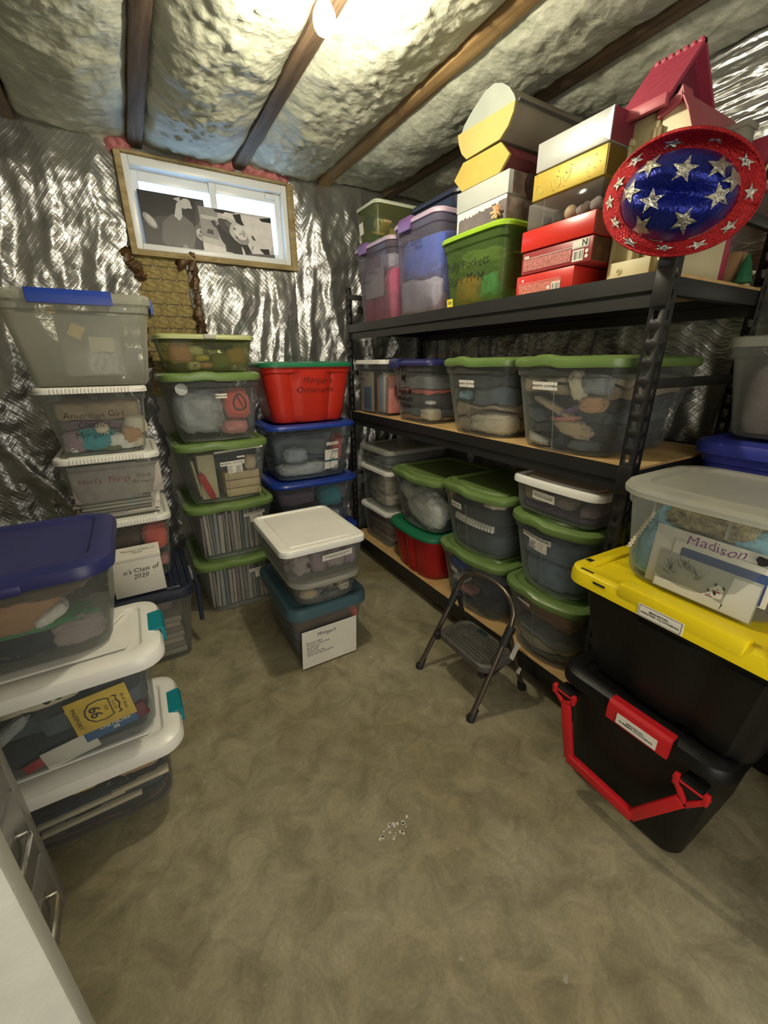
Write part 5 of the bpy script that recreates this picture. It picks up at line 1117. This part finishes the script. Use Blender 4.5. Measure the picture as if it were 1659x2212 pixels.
pile(K7, [('dusty', 1)], z1=.92, seed=60, wav=.004); slab(K7, .04, .025, .18, .022, .003, PAPER, 'white paper strip at the base of the cloudy bin', 'paper', 'paper_strip', yin=.004)
K8 = tote('black tote on the floor at the right edge, nearer the camera', 'the near black tote', 'W', -.19, 1.40, 0, .54, .46, .40, BLACK, BLACK, 'dome', taper=.03, lidh=.04, r=.05, lip=.015)

# ================================================================ STEP STOOL
TUBE = mat('bronze_tube', (.16, .13, .105), .32, metal=.8, var=.1); TREAD = mat('grey_tread', (.085, .08, .07), .5, var=.15, bump=.15, bs=120); RUB = mat('rubber', (.014, .014, .014), .6)
st = thing('step_stool', 'small folding one-step stool with a bronze tube frame in front of the rack', 'step stool', (1.11, 1.10, 0))
S = Vector(st.location); q = lambda x, y, z: (x-S.x, y-S.y, z)
yl, yr = 1.285, .925; hx, hz = 1.135, .345
dxz = (hx-.955)/hz
bm = bmesh.new(); pts = [q(.957, yl, .02), q(hx, yl-.015, hz)]
for k in range(13):
    a = pi*k/12; yy = (yl+yr)/2+((yl-yr)/2-.015)*cos(a); zz = hz+.035+.115*sin(a)**.75 if 0 < k < 12 else hz+.035
    pts.append(q(hx+(zz-hz)*dxz*.7, yy, zz))
pts += [q(hx, yr+.015, hz), q(.957, yr, .02)]
tube(bm, pts, .0115, 12); obj('front_frame', bm, TUBE, st, smooth=60)
for y in (yl-.012, yr+.012):
    s = 1 if y > 1.1 else -1
    bm = bmesh.new(); tube(bm, [q(hx+.012, y-s*.012, hz+.01), q(1.20, y-s*.006, .20), q(1.262, y, .02)], .0105, 10); obj('leg', bm, TUBE if s < 0 else STEEL, st, smooth=60)
    bm = bmesh.new(); tube(bm, [q(hx-.026, y, hz-.048), q(hx+.014, y, hz+.028)], .0175, 10); lathe(bm, [(.018, -.012), (.02, -.008), (.02, .008), (.018, .012)], 16, Matrix.Translation(q(hx+.018, y-s*.008, hz+.002)) @ Matrix.Rotation(pi/2, 4, 'X')); obj('hinge_bracket', bm, RUB, st, smooth=50)
    bm = bmesh.new(); lathe(bm, [(.0035, -.02), (.0035, .02)], 8, Matrix.Translation(q(hx+.018, y-s*.008, hz+.010)) @ Matrix.Rotation(pi/2, 4, 'X')); obj('rivet', bm, mat('rivet_steel', (.5, .48, .45), .3, metal=1), st, smooth=30)
for x, y, t_ in ((.955, yl, 0), (.955, yr, 0), (1.264, yl-.012, 1), (1.264, yr+.012, 1)):
    bm = bmesh.new(); dx = .014 if not t_ else -.010
    tube(bm, [q(x-.3*dx, y, 0), q(x-.2*dx, y, .012), q(x+dx*.6, y, .022), q(x+dx*1.6, y, .045)], [.018, .019, .0155, .0135], 12); obj('rubber_foot', bm, RUB, st, smooth=50)
# tread: rounded platform with raised ribs and pressed lettering
zt = .222; tcx, tcy = 1.105, 1.085
tr_a, tr_b = .095, .155
bm = loft([[(x+tcx-S.x, y+tcy-S.y, z) for x, y, k, t in ring(tr_a-i, tr_b-i, .045)] for i, z in ((.010, zt-.034), (.0, zt-.030), (0, zt-.006), (.005, zt-.001), (.011, zt), (.016, zt-.004))])
tread = obj('tread', bm, TREAD, st)
bm = bmesh.new()
for k in range(9):
    x = -.070+.0175*k; L = .125 if 1 < k < 7 else .108
    if k in (3, 4, 5):
        for a, b in ((-L, -.070 if k != 4 else -.070), (.070, L)): bx(bm, tcx+x-.005-S.x, tcx+x+.005-S.x, tcy+a-S.y, tcy+b-S.y, zt-.006, zt+.0015, .0015)
        if k != 4: bx(bm, tcx+x-.003*(1 if k == 5 else 1)-S.x, tcx+x+.003-S.x, tcy-.066-S.y, tcy+.066-S.y, zt-.006, zt+.001, .001)
    else: bx(bm, tcx+x-.005-S.x, tcx+x+.005-S.x, tcy-L-S.y, tcy+L-S.y, zt-.006, zt+.0015, .0015)
obj('tread_rib', bm, TREAD, st)
lettering('COSCO', .032, lambda a, b: (tcx+b-S.x, tcy-a-S.y, zt+.0005), mat('tread_letter', (.16, .15, .13), .45), tread, bold=.01)
box('label_patch', (tcx+.052-S.x, tcx+.080-S.x, tcy+.0-S.y, tcy+.055-S.y, zt-.002, zt+.003), mat('dark_teal_label', (.015, .035, .045), .4), tread, .001)
for y in (yr+.035, yl-.035):
    box('tread_bracket', (tcx-.09-S.x, tcx-.06-S.x, y-.012-S.y, y+.012-S.y, zt-.060, zt-.028), RUB, st, .003)
bm = bmesh.new(); tube(bm, [q(1.03, yr+.005, .165), q(1.19, yr+.02, .195)], .004, 8); tube(bm, [q(1.03, yl-.005, .165), q(1.19, yl-.02, .195)], .004, 8); obj('link_rod', bm, mat('rod_steel', (.35, .33, .30), .35, metal=1), st)
wl = box('warning_label', (-.0015, .0015, -.010, .010, 0, .075), PAPER, st, 0); wl.location = q(1.158, yr+.002, .215); wl.rotation_euler = (0, R(26), 0)
bm = bmesh.new(); wl2 = box('warning_label', (-.0015, .0015, -.008, .008, 0, .030), PAPER, st, 0); wl2.location = q(1.212, yr+.003, .115); wl2.rotation_euler = (0, R(20), 0)

# ================================================================ FILE CABINET and DOOR at the left
CABM = mat('silver_grey_enamel', (.30, .30, .275), .32, metal=.35, var=.06, bump=.05, bs=200); CHR = mat('chrome', (.75, .74, .70), .18, metal=1, var=.02)
fc = thing('file_cabinet', 'grey metal file cabinet with bar handles at the left edge, beside the latch bins', 'cabinet', (-.64, .84, 0))
box('cabinet_body', (-.235, .228, -.22, .215, 0, .715), CABM, fc, .008)
for k, (z0, z1) in enumerate(((.035, .245), (.255, .465), (.475, .690))):
    d = box('drawer', (.222, .240, -.205, .170, z0, z1), CABM, fc, .004)
    bm = bmesh.new(); zc = z0+.14
    tube(bm, [(.238, -.03, zc), (.262, -.03, zc), (.266, -.02, zc), (.266, .09, zc), (.262, .10, zc), (.238, .10, zc)], .006, 8); obj('handle', bm, CHR, d)
    box('handle_recess', (.2395, .2412, -.04, .11, zc-.045, zc+.012), mat('recess_grey', (.16, .16, .15), .4, metal=.3), d, 0)
box('corner_stile', (.222, .236, .178, .214, .01, .70), CABM, fc, .006)
DOORM = mat('door_paint', (.40, .40, .35), .6, var=.05, vs=30, bump=.12, bs=180)
dr = struct(thing('door_1', '', '', (-.158, .362, 0))); 
for k in ('label', 'category'): del dr[k]
box('door_leaf', (-.80, .0, -.045, -.005, .005, 2.03), DOORM, dr, .004)
dr.rotation_euler = (0, 0, R(12))
bm = bmesh.new(); lathe(bm, [(.026, 0), (.026, .006), (.011, .010), (.011, .035), (.024, .045), (.028, .060), (.020, .072), (.004, .076)], 20, Matrix.Translation((-.06, -.045, .95)) @ Matrix.Rotation(pi/2, 4, 'X')); obj('door_knob', bm, CHR, dr)

# ================================================================ BULB on the joist
bz = 2.25; bxy = (.630, 1.36)
lamp = thing('light_bulb', 'bare glowing bulb in a porcelain socket beside the second ceiling joist', 'light bulb', (bxy[0], bxy[1], bz))
bm = bmesh.new(); lathe(bm, [(.001, -.034), (.012, -.032), (.022, -.026), (.029, -.016), (.031, -.004), (.029, .010), (.022, .024), (.016, .034), (.013, .042)], 20)
gl = obj('bulb_glass', bm, emit('bulb_glow', (1, .90, .69), BULB), lamp)
bm = bmesh.new(); lathe(bm, [(.014, .040), (.014, .050), (.030, .054), (.046, .066), (.050, .074), (.050, .085)], 22); obj('lamp_socket', bm, mat('porcelain', (.7, .68, .62), .3), lamp)

# white scuffed patch on the floor
bm = bmesh.new(); rnd = random.Random(9)
for k in range(26):
    a, rr = rnd.uniform(0, 2*pi), rnd.random()**.6; cx, cy = .457+.048*rr*cos(a)+.02*rnd.uniform(-1, 1), .729+.030*rr*sin(a); s = rnd.uniform(.002, .007)
    n = rnd.randint(4, 6); prism(bm, [(cx+s*rnd.uniform(.6, 1.3)*cos(2*pi*i/n+a), cy+s*rnd.uniform(.6, 1.3)*sin(2*pi*i/n+a)) for i in range(n)], .0002, .0012, 'z')
o = obj('foil_scraps', bm, mat('pale_scrap', (.62, .60, .52), .4), smooth=0); o['kind'] = 'stuff'; tag(o, 'small pale scuffed patch of scraps in the middle of the concrete floor', 'scraps')

# ================================================================ DOLLHOUSE (beyond the flat boxes, behind the hat)
CRM = mat('cream_plastic', (.60, .54, .30), .5, var=.05); CRM2 = mat('cream_plastic_light', (.68, .62, .38), .5, var=.05); CRIM = mat('crimson_plastic', (.38, .045, .085), .45, var=.08, bump=.25, bs=45); CRIMD = mat('dark_crimson', (.20, .03, .055), .5, var=.08)
dh = thing('dollhouse', 'large cream dollhouse with a crimson gable roof and arched windows on the top deck', 'dollhouse', (1.52, .82, 1.604)); Dv = Vector(dh.location)
def P3(y, z): return (y-Dv.y, z-Dv.z)
bm = bmesh.new(); bx(bm, 1.40-Dv.x, 1.64-Dv.x, .845-Dv.y, .925-Dv.y, 0, 2.03-Dv.z, .003); obj('tower_wall', bm, CRM, dh)
bm = bmesh.new(); prism(bm, [P3(.838, 1.604), P3(.838, 2.015), P3(.790, 2.035), P3(.765, 1.99), P3(.745, 1.94), P3(.725, 1.90), P3(.722, 1.604)], 1.405-Dv.x, 1.66-Dv.x, 'x'); obj('wing_wall', bm, CRM2, dh, smooth=20)
# roof of the tower: gable along y, with tiled slopes
ridge_, ef, eb = (1.50, 2.195), (1.365, 2.035), (1.655, 2.03)
for a, b, nm in ((ridge_, ef, 'roof_slope'), (ridge_, eb, 'roof_slope')):
    bm = bmesh.new(); n_ = Vector((-(b[1]-a[1]), 0, b[0]-a[0])).normalized(); n_ = n_ if n_.z > 0 else -n_
    prism(bm, [(a[0]-Dv.x, a[1]-Dv.z), (b[0]-Dv.x, b[1]-Dv.z), (b[0]-Dv.x-.010*n_.x, b[1]-Dv.z-.010*n_.z), (a[0]-Dv.x-.010*n_.x, a[1]-Dv.z-.010*n_.z)], .815-Dv.y, .955-Dv.y, 'y'); obj(nm, bm, CRIM, dh, smooth=0)
bm = bmesh.new()
for k in range(7): bx(bm, 1.493-Dv.x, 1.507-Dv.x, .820+.019*k-Dv.y, .832+.019*k-Dv.y, 2.186-Dv.z, 2.198-Dv.z, .001)
obj('roof_crest', bm, CRIM, dh)
bm = bmesh.new(); bx(bm, 1.357-Dv.x, 1.372-Dv.x, .812-Dv.y, .958-Dv.y, 2.020-Dv.z, 2.046-Dv.z, .002); obj('eave', bm, mat('rose_trim', (.48, .09, .12), .45, var=.05), dh)
bm = bmesh.new(); prism(bm, [(1.38-Dv.x, 2.03-Dv.z), (1.50-Dv.x, 2.180-Dv.z), (1.64-Dv.x, 2.025-Dv.z)], .845-Dv.y, .92-Dv.y, 'y'); obj('gable_wall', bm, CRIMD, dh, smooth=0)
bm = bmesh.new(); prism(bm, [(.018*cos(a), .030*sin(a)) for a in [2*pi*k/16 for k in range(16)]], -.003, .003, 'y', Matrix.Translation((1.47-Dv.x, .843-Dv.y, 2.07-Dv.z))); obj('gable_window', bm, mat('void', (.02, .01, .01), .9), dh)
# curved wing roof
cr = [(.79, 2.035), (.765, 1.99), (.745, 1.94), (.715, 1.885), (.66, 1.83), (.60, 1.79), (.575, 1.78)]
bm = bmesh.new(); prism(bm, [P3(a+.002, b+.014) for a, b in cr]+[P3(a-.002, b) for a, b in cr[::-1]], 1.388-Dv.x, 1.70-Dv.x, 'x'); obj('wing_roof', bm, mat('rose_trim', (.48, .09, .12), .45, var=.05), dh, smooth=30)
bm = bmesh.new(); prism(bm, [P3(.845, 2.008), P3(.845, 2.024), P3(.800, 2.044), P3(.792, 2.060), P3(.785, 2.040), P3(.79, 2.026)], 1.388-Dv.x, 1.44-Dv.x, 'x'); obj('parapet', bm, mat('rose_trim', (.48, .09, .12), .45), dh, smooth=0)
bm = bmesh.new(); bx(bm, 1.66-Dv.x, 1.70-Dv.x, .59-Dv.y, .835-Dv.y, 1.84-Dv.z, 1.97-Dv.z, .003); bx(bm, 1.66-Dv.x, 1.70-Dv.x, .722-Dv.y, .835-Dv.y, .0, 1.842-Dv.z, .003); obj('back_wall', bm, CRIM, dh)
for y, z in ((.735, 1.93), (.640, 1.875)):
    bm = bmesh.new(); M = Matrix.Translation((1.655-Dv.x, y-Dv.y, z-Dv.z))
    prism(bm, [(.022*cos(a), .036*sin(a)) for a in [2*pi*k/20 for k in range(20)]], -.003, .0, 'x', M); w_ = obj('arched_window', bm, mat('void', (.02, .01, .01), .9), dh)
    bm = bmesh.new(); tube(bm, [(0, .023*cos(a), .037*sin(a)) for a in [2*pi*k/20 for k in range(21)]], .0028, 6); tube(bm, [(0, -.012, -.03), (0, 0, .036), (0, .012, -.03)], .0025, 6)
    bmesh.ops.transform(bm, matrix=Matrix.Translation((1.650-Dv.x, y-Dv.y, z-Dv.z)), verts=bm.verts[:]); obj('window_tracery', bm, CRM2, w_)
bm = bmesh.new(); bx(bm, 1.57-Dv.x, 1.625-Dv.x, .700-Dv.y, .745-Dv.y, 1.86-Dv.z, 1.985-Dv.z, .003); bx(bm, 1.565-Dv.x, 1.63-Dv.x, .695-Dv.y, .750-Dv.y, 1.978-Dv.z, 1.992-Dv.z, .002); obj('chimney', bm, mat('grey_cream', (.30, .30, .24), .5), dh)
# facade trim: pilasters, door leaf, medallion
for y in (.920, .847, .835, .728): 
    bm = bmesh.new(); bx(bm, 1.392-Dv.x, 1.404-Dv.x, y-.006-Dv.y, y+.006-Dv.y, 0, (1.99 if y > .83 else 1.74)-Dv.z, .002); obj('pilaster', bm, CRM2 if y > .85 or y < .7 else mat('brown_seam', (.20, .15, .06), .5), dh)
bm = bmesh.new(); bx(bm, 1.388-Dv.x, 1.404-Dv.x, .905-Dv.y, .928-Dv.y, 1.97-Dv.z, 1.985-Dv.z, .003); obj('capital', bm, CRM2, dh)
bm = bmesh.new(); bx(bm, 1.362-Dv.x, 1.398-Dv.x, .775-Dv.y, .905-Dv.y, 0, 1.665-Dv.z, .004); obj('front_step', bm, CRM2, dh)
bm = bmesh.new(); lathe(bm, [(.008, 0), (.009, .002), (.005, .003), (.005, .001), (.002, .001), (.002, .004)], 18, Matrix.Translation((1.362-Dv.x, .866-Dv.y, 1.638-Dv.z)) @ Matrix.Rotation(-pi/2, 4, 'Y')); obj('medallion', bm, CRM, dh)
for k in range(5):
    bm = bmesh.new(); bx(bm, 1.396-Dv.x, 1.402-Dv.x, .932-Dv.y, .941-Dv.y, 1.70+.035*k-Dv.z, 1.728+.035*k-Dv.z, .001); obj('louvre', bm, mat('pink_louvre', (.45, .22, .20), .5), dh)
# small things right of the house on the deck
tag(box('small_carton', (1.72, 1.78, .70, .76, 1.604, 1.70), mat('tan_box', (.36, .22, .10), .6)), 'little tan carton behind the near post on the top deck', 'carton')
tag(box('small_carton', (1.62, 1.66, .745, .79, 1.604, 1.67), mat('grey_box', (.33, .35, .33), .5)), 'little grey carton behind the near post on the top deck', 'carton')
bm = bmesh.new(); lathe(bm, [(.026, 0), (.020, .02), (.022, .022), (.014, .045), (.016, .047), (.003, .080)], 14); o = obj('toy_tree', bm, mat('toy_tree_green', (.015, .13, .05), .5), loc=(1.715, .770-.095, 1.606)); tag(o, 'small dark green toy tree behind the near post on the top deck', 'toy tree')
bm = bmesh.new(); lathe(bm, [(.018, 0), (.012, .006), (.012, .03), (.020, .036), (.022, .042)], 16); o = obj('toy_urn', bm, CRM2, loc=(1.80, .70, 1.606)); tag(o, 'small cream toy urn at the near end of the top deck', 'toy urn')

# ================================================================ HAT
RS = mat('red_sequin', (.50, .018, .022), .26, metal=.55, var=.3, vs=160, bump=.55, bs=300); BS_ = mat('blue_sequin', (.012, .022, .26), .22, metal=.6, var=.3, vs=120, bump=.45, bs=140); SS = mat('silver_sequin', (.62, .60, .52), .25, metal=.8, var=.2, vs=90, bump=.9, bs=120)
hat = thing('cowboy_hat', 'red and blue sequined cowboy hat with silver stars hooked over the near post', 'hat', (1.235, .668, 1.755))
ax = Vector((-.86, -.42, -.16)).normalized()      # crown axis, towards the aisle
hu = Vector((0, 0, 1)); xr = hu.cross(ax).normalized(); yr_ = ax.cross(xr)
hm = Matrix((xr, yr_, ax)).transposed().to_4x4() @ Matrix.Rotation(R(-14), 4, 'Z'); hat.rotation_euler = hm.to_euler()
HA, HB_ = .124, .091
def brim_z(th, k):   # rolled up sides, dipping front and back
    return -.012+.040*k*k*(sin(th)**2)*(1.2 if sin(th) > 0 else .5)-.030*k*k*(cos(th)**2)+.006*k*sin(3*th+1)
def brim(u, v, off=0):
    th = 2*pi*u; k = v; a = HA+(.045 if cos(th) < 0 else .046)*k; b = HB_+.029*k
    return Vector((a*cos(th), b*sin(th), brim_z(th, k)+off))
def crown(u, v, off=0):
    th = 2*pi*u; s = v; t = s*pi/2
    rad = cos(t)**.55 if s < 1 else 0; a, b = (HA-.018*s)*rad, (HB_-.022*s)*rad
    z = .140*sin(t)**.8-.012
    x, y = a*cos(th), b*sin(th)
    z -= .030*math.exp(-(y/.020)**2)*math.exp(-(x/.09)**4)*min(1, s*1.5)
    z -= .010*math.exp(-((abs(y)-.055)/.015)**2)*s
    n = Vector((cos(th)*rad, sin(th)*rad, sin(t)+.05)).normalized()
    return Vector((x, y, z))+n*(off+.0015*noise.noise(Vector((x*40, y*40, z*40))))
g = grid('brim', 72, 14, lambda u, v: brim(u, v), RS, hat); md = g.modifiers.new('felt', 'SOLIDIFY'); md.thickness = .003
grid('crown', 64, 26, lambda u, v: crown(u, v), BS_, hat)
bm = bmesh.new(); tube(bm, [brim(k/72, 1.0) for k in range(73)], .0042, 8, cap=False); obj('brim_edge', bm, RS, hat, smooth=180)
def star_on(fn, u0, v0, su, sv, ang, off):
    bm = bmesh.new(); c = bm.verts.new(fn(u0, v0, off)); ring_ = []
    for k in range(10):
        r_ = 1 if k % 2 == 0 else .42; a = ang+pi*k/5; ring_.append(bm.verts.new(fn(u0+su*r_*cos(a), min(.99, max(.02, v0+sv*r_*sin(a))), off)))
    for k in range(10): bm.faces.new((c, ring_[k], ring_[(k+1) % 10]))
    obj('star', bm, SS, hat, smooth=0)
for k, (u, v) in enumerate(((.03, .55), (.12, .5), (.22, .6), (.31, .5), (.40, .6), (.47, .45), (.53, .75), (.60, .5), (.68, .6), (.77, .5), (.85, .6), (.93, .5))):
    star_on(brim, u, v+.06*(k % 3-1), .027, .30, k*.7, .0060)
def star_c(x0, y0, s, ang):
    bm = bmesh.new()
    def pt(x, y):
        x1, y1 = x/HA, y/HB_; rr = min(.97, math.hypot(x1, y1)); th = math.atan2(y1, x1); lo, hi = 0, 1
        for _ in range(30):
            m_ = (lo+hi)/2; rad = cos(m_*pi/2)**.55*(1-.18*m_)
            if rad > rr: lo = m_
            else: hi = m_
        return crown(th/(2*pi), lo, .003)
    n = 3; c = (x0, y0); V = {}
    out = [(x0+s*(1 if k % 2 == 0 else .42)*cos(ang+pi*k/5), y0+s*(1 if k % 2 == 0 else .42)*sin(ang+pi*k/5)) for k in range(10)]
    for k in range(10):
        a, b = out[k], out[(k+1) % 10]
        q1 = [( (c[0]+a[0])/2, (c[1]+a[1])/2 ), ((c[0]+b[0])/2, (c[1]+b[1])/2)]
        v = [bm.verts.new(pt(*p)) for p in (c, q1[0], a, b, q1[1])]
        bm.faces.new((v[0], v[1], v[4])); bm.faces.new((v[1], v[2], v[3], v[4]))
    bmesh.ops.remove_doubles(bm, verts=bm.verts, dist=.0003)
    obj('star', bm, SS, hat, smooth=0)
for x, y, a in ((0, .035, .3), (-.065, .040, 1.2), (-.085, -.005, .2), (-.035, -.018, .6), (-.04, -.062, .9), (.035, -.045, .1), (.075, .0, .8), (.055, .045, .4), (.09, .03, 1.0)): star_c(x*1.1, y*1.12, .026, a)

# folded layers give way behind the bundles pressed to the front of their bin
for T, o, c in PILES:
    for v in o.data.vertices:
        x, z = v.co.x+c[0], v.co.z+c[2]
        for T2, bxx, bzz, hw, hh, yb in BLOBS:
            if T2 is T and abs(x-bxx) < hw+.014 and abs(z-bzz) < hh+.010 and v.co.y+c[1] < yb+.004 and yb < T.Dt/2-.05:
                v.co.y = yb+.004-c[1]
bpy.context.view_layer.update()
for o in bpy.data.objects:
    if o.parent is None and o.type == 'MESH' and 'kind' not in o and 'category' not in o: print('UNTAGGED', o.name)
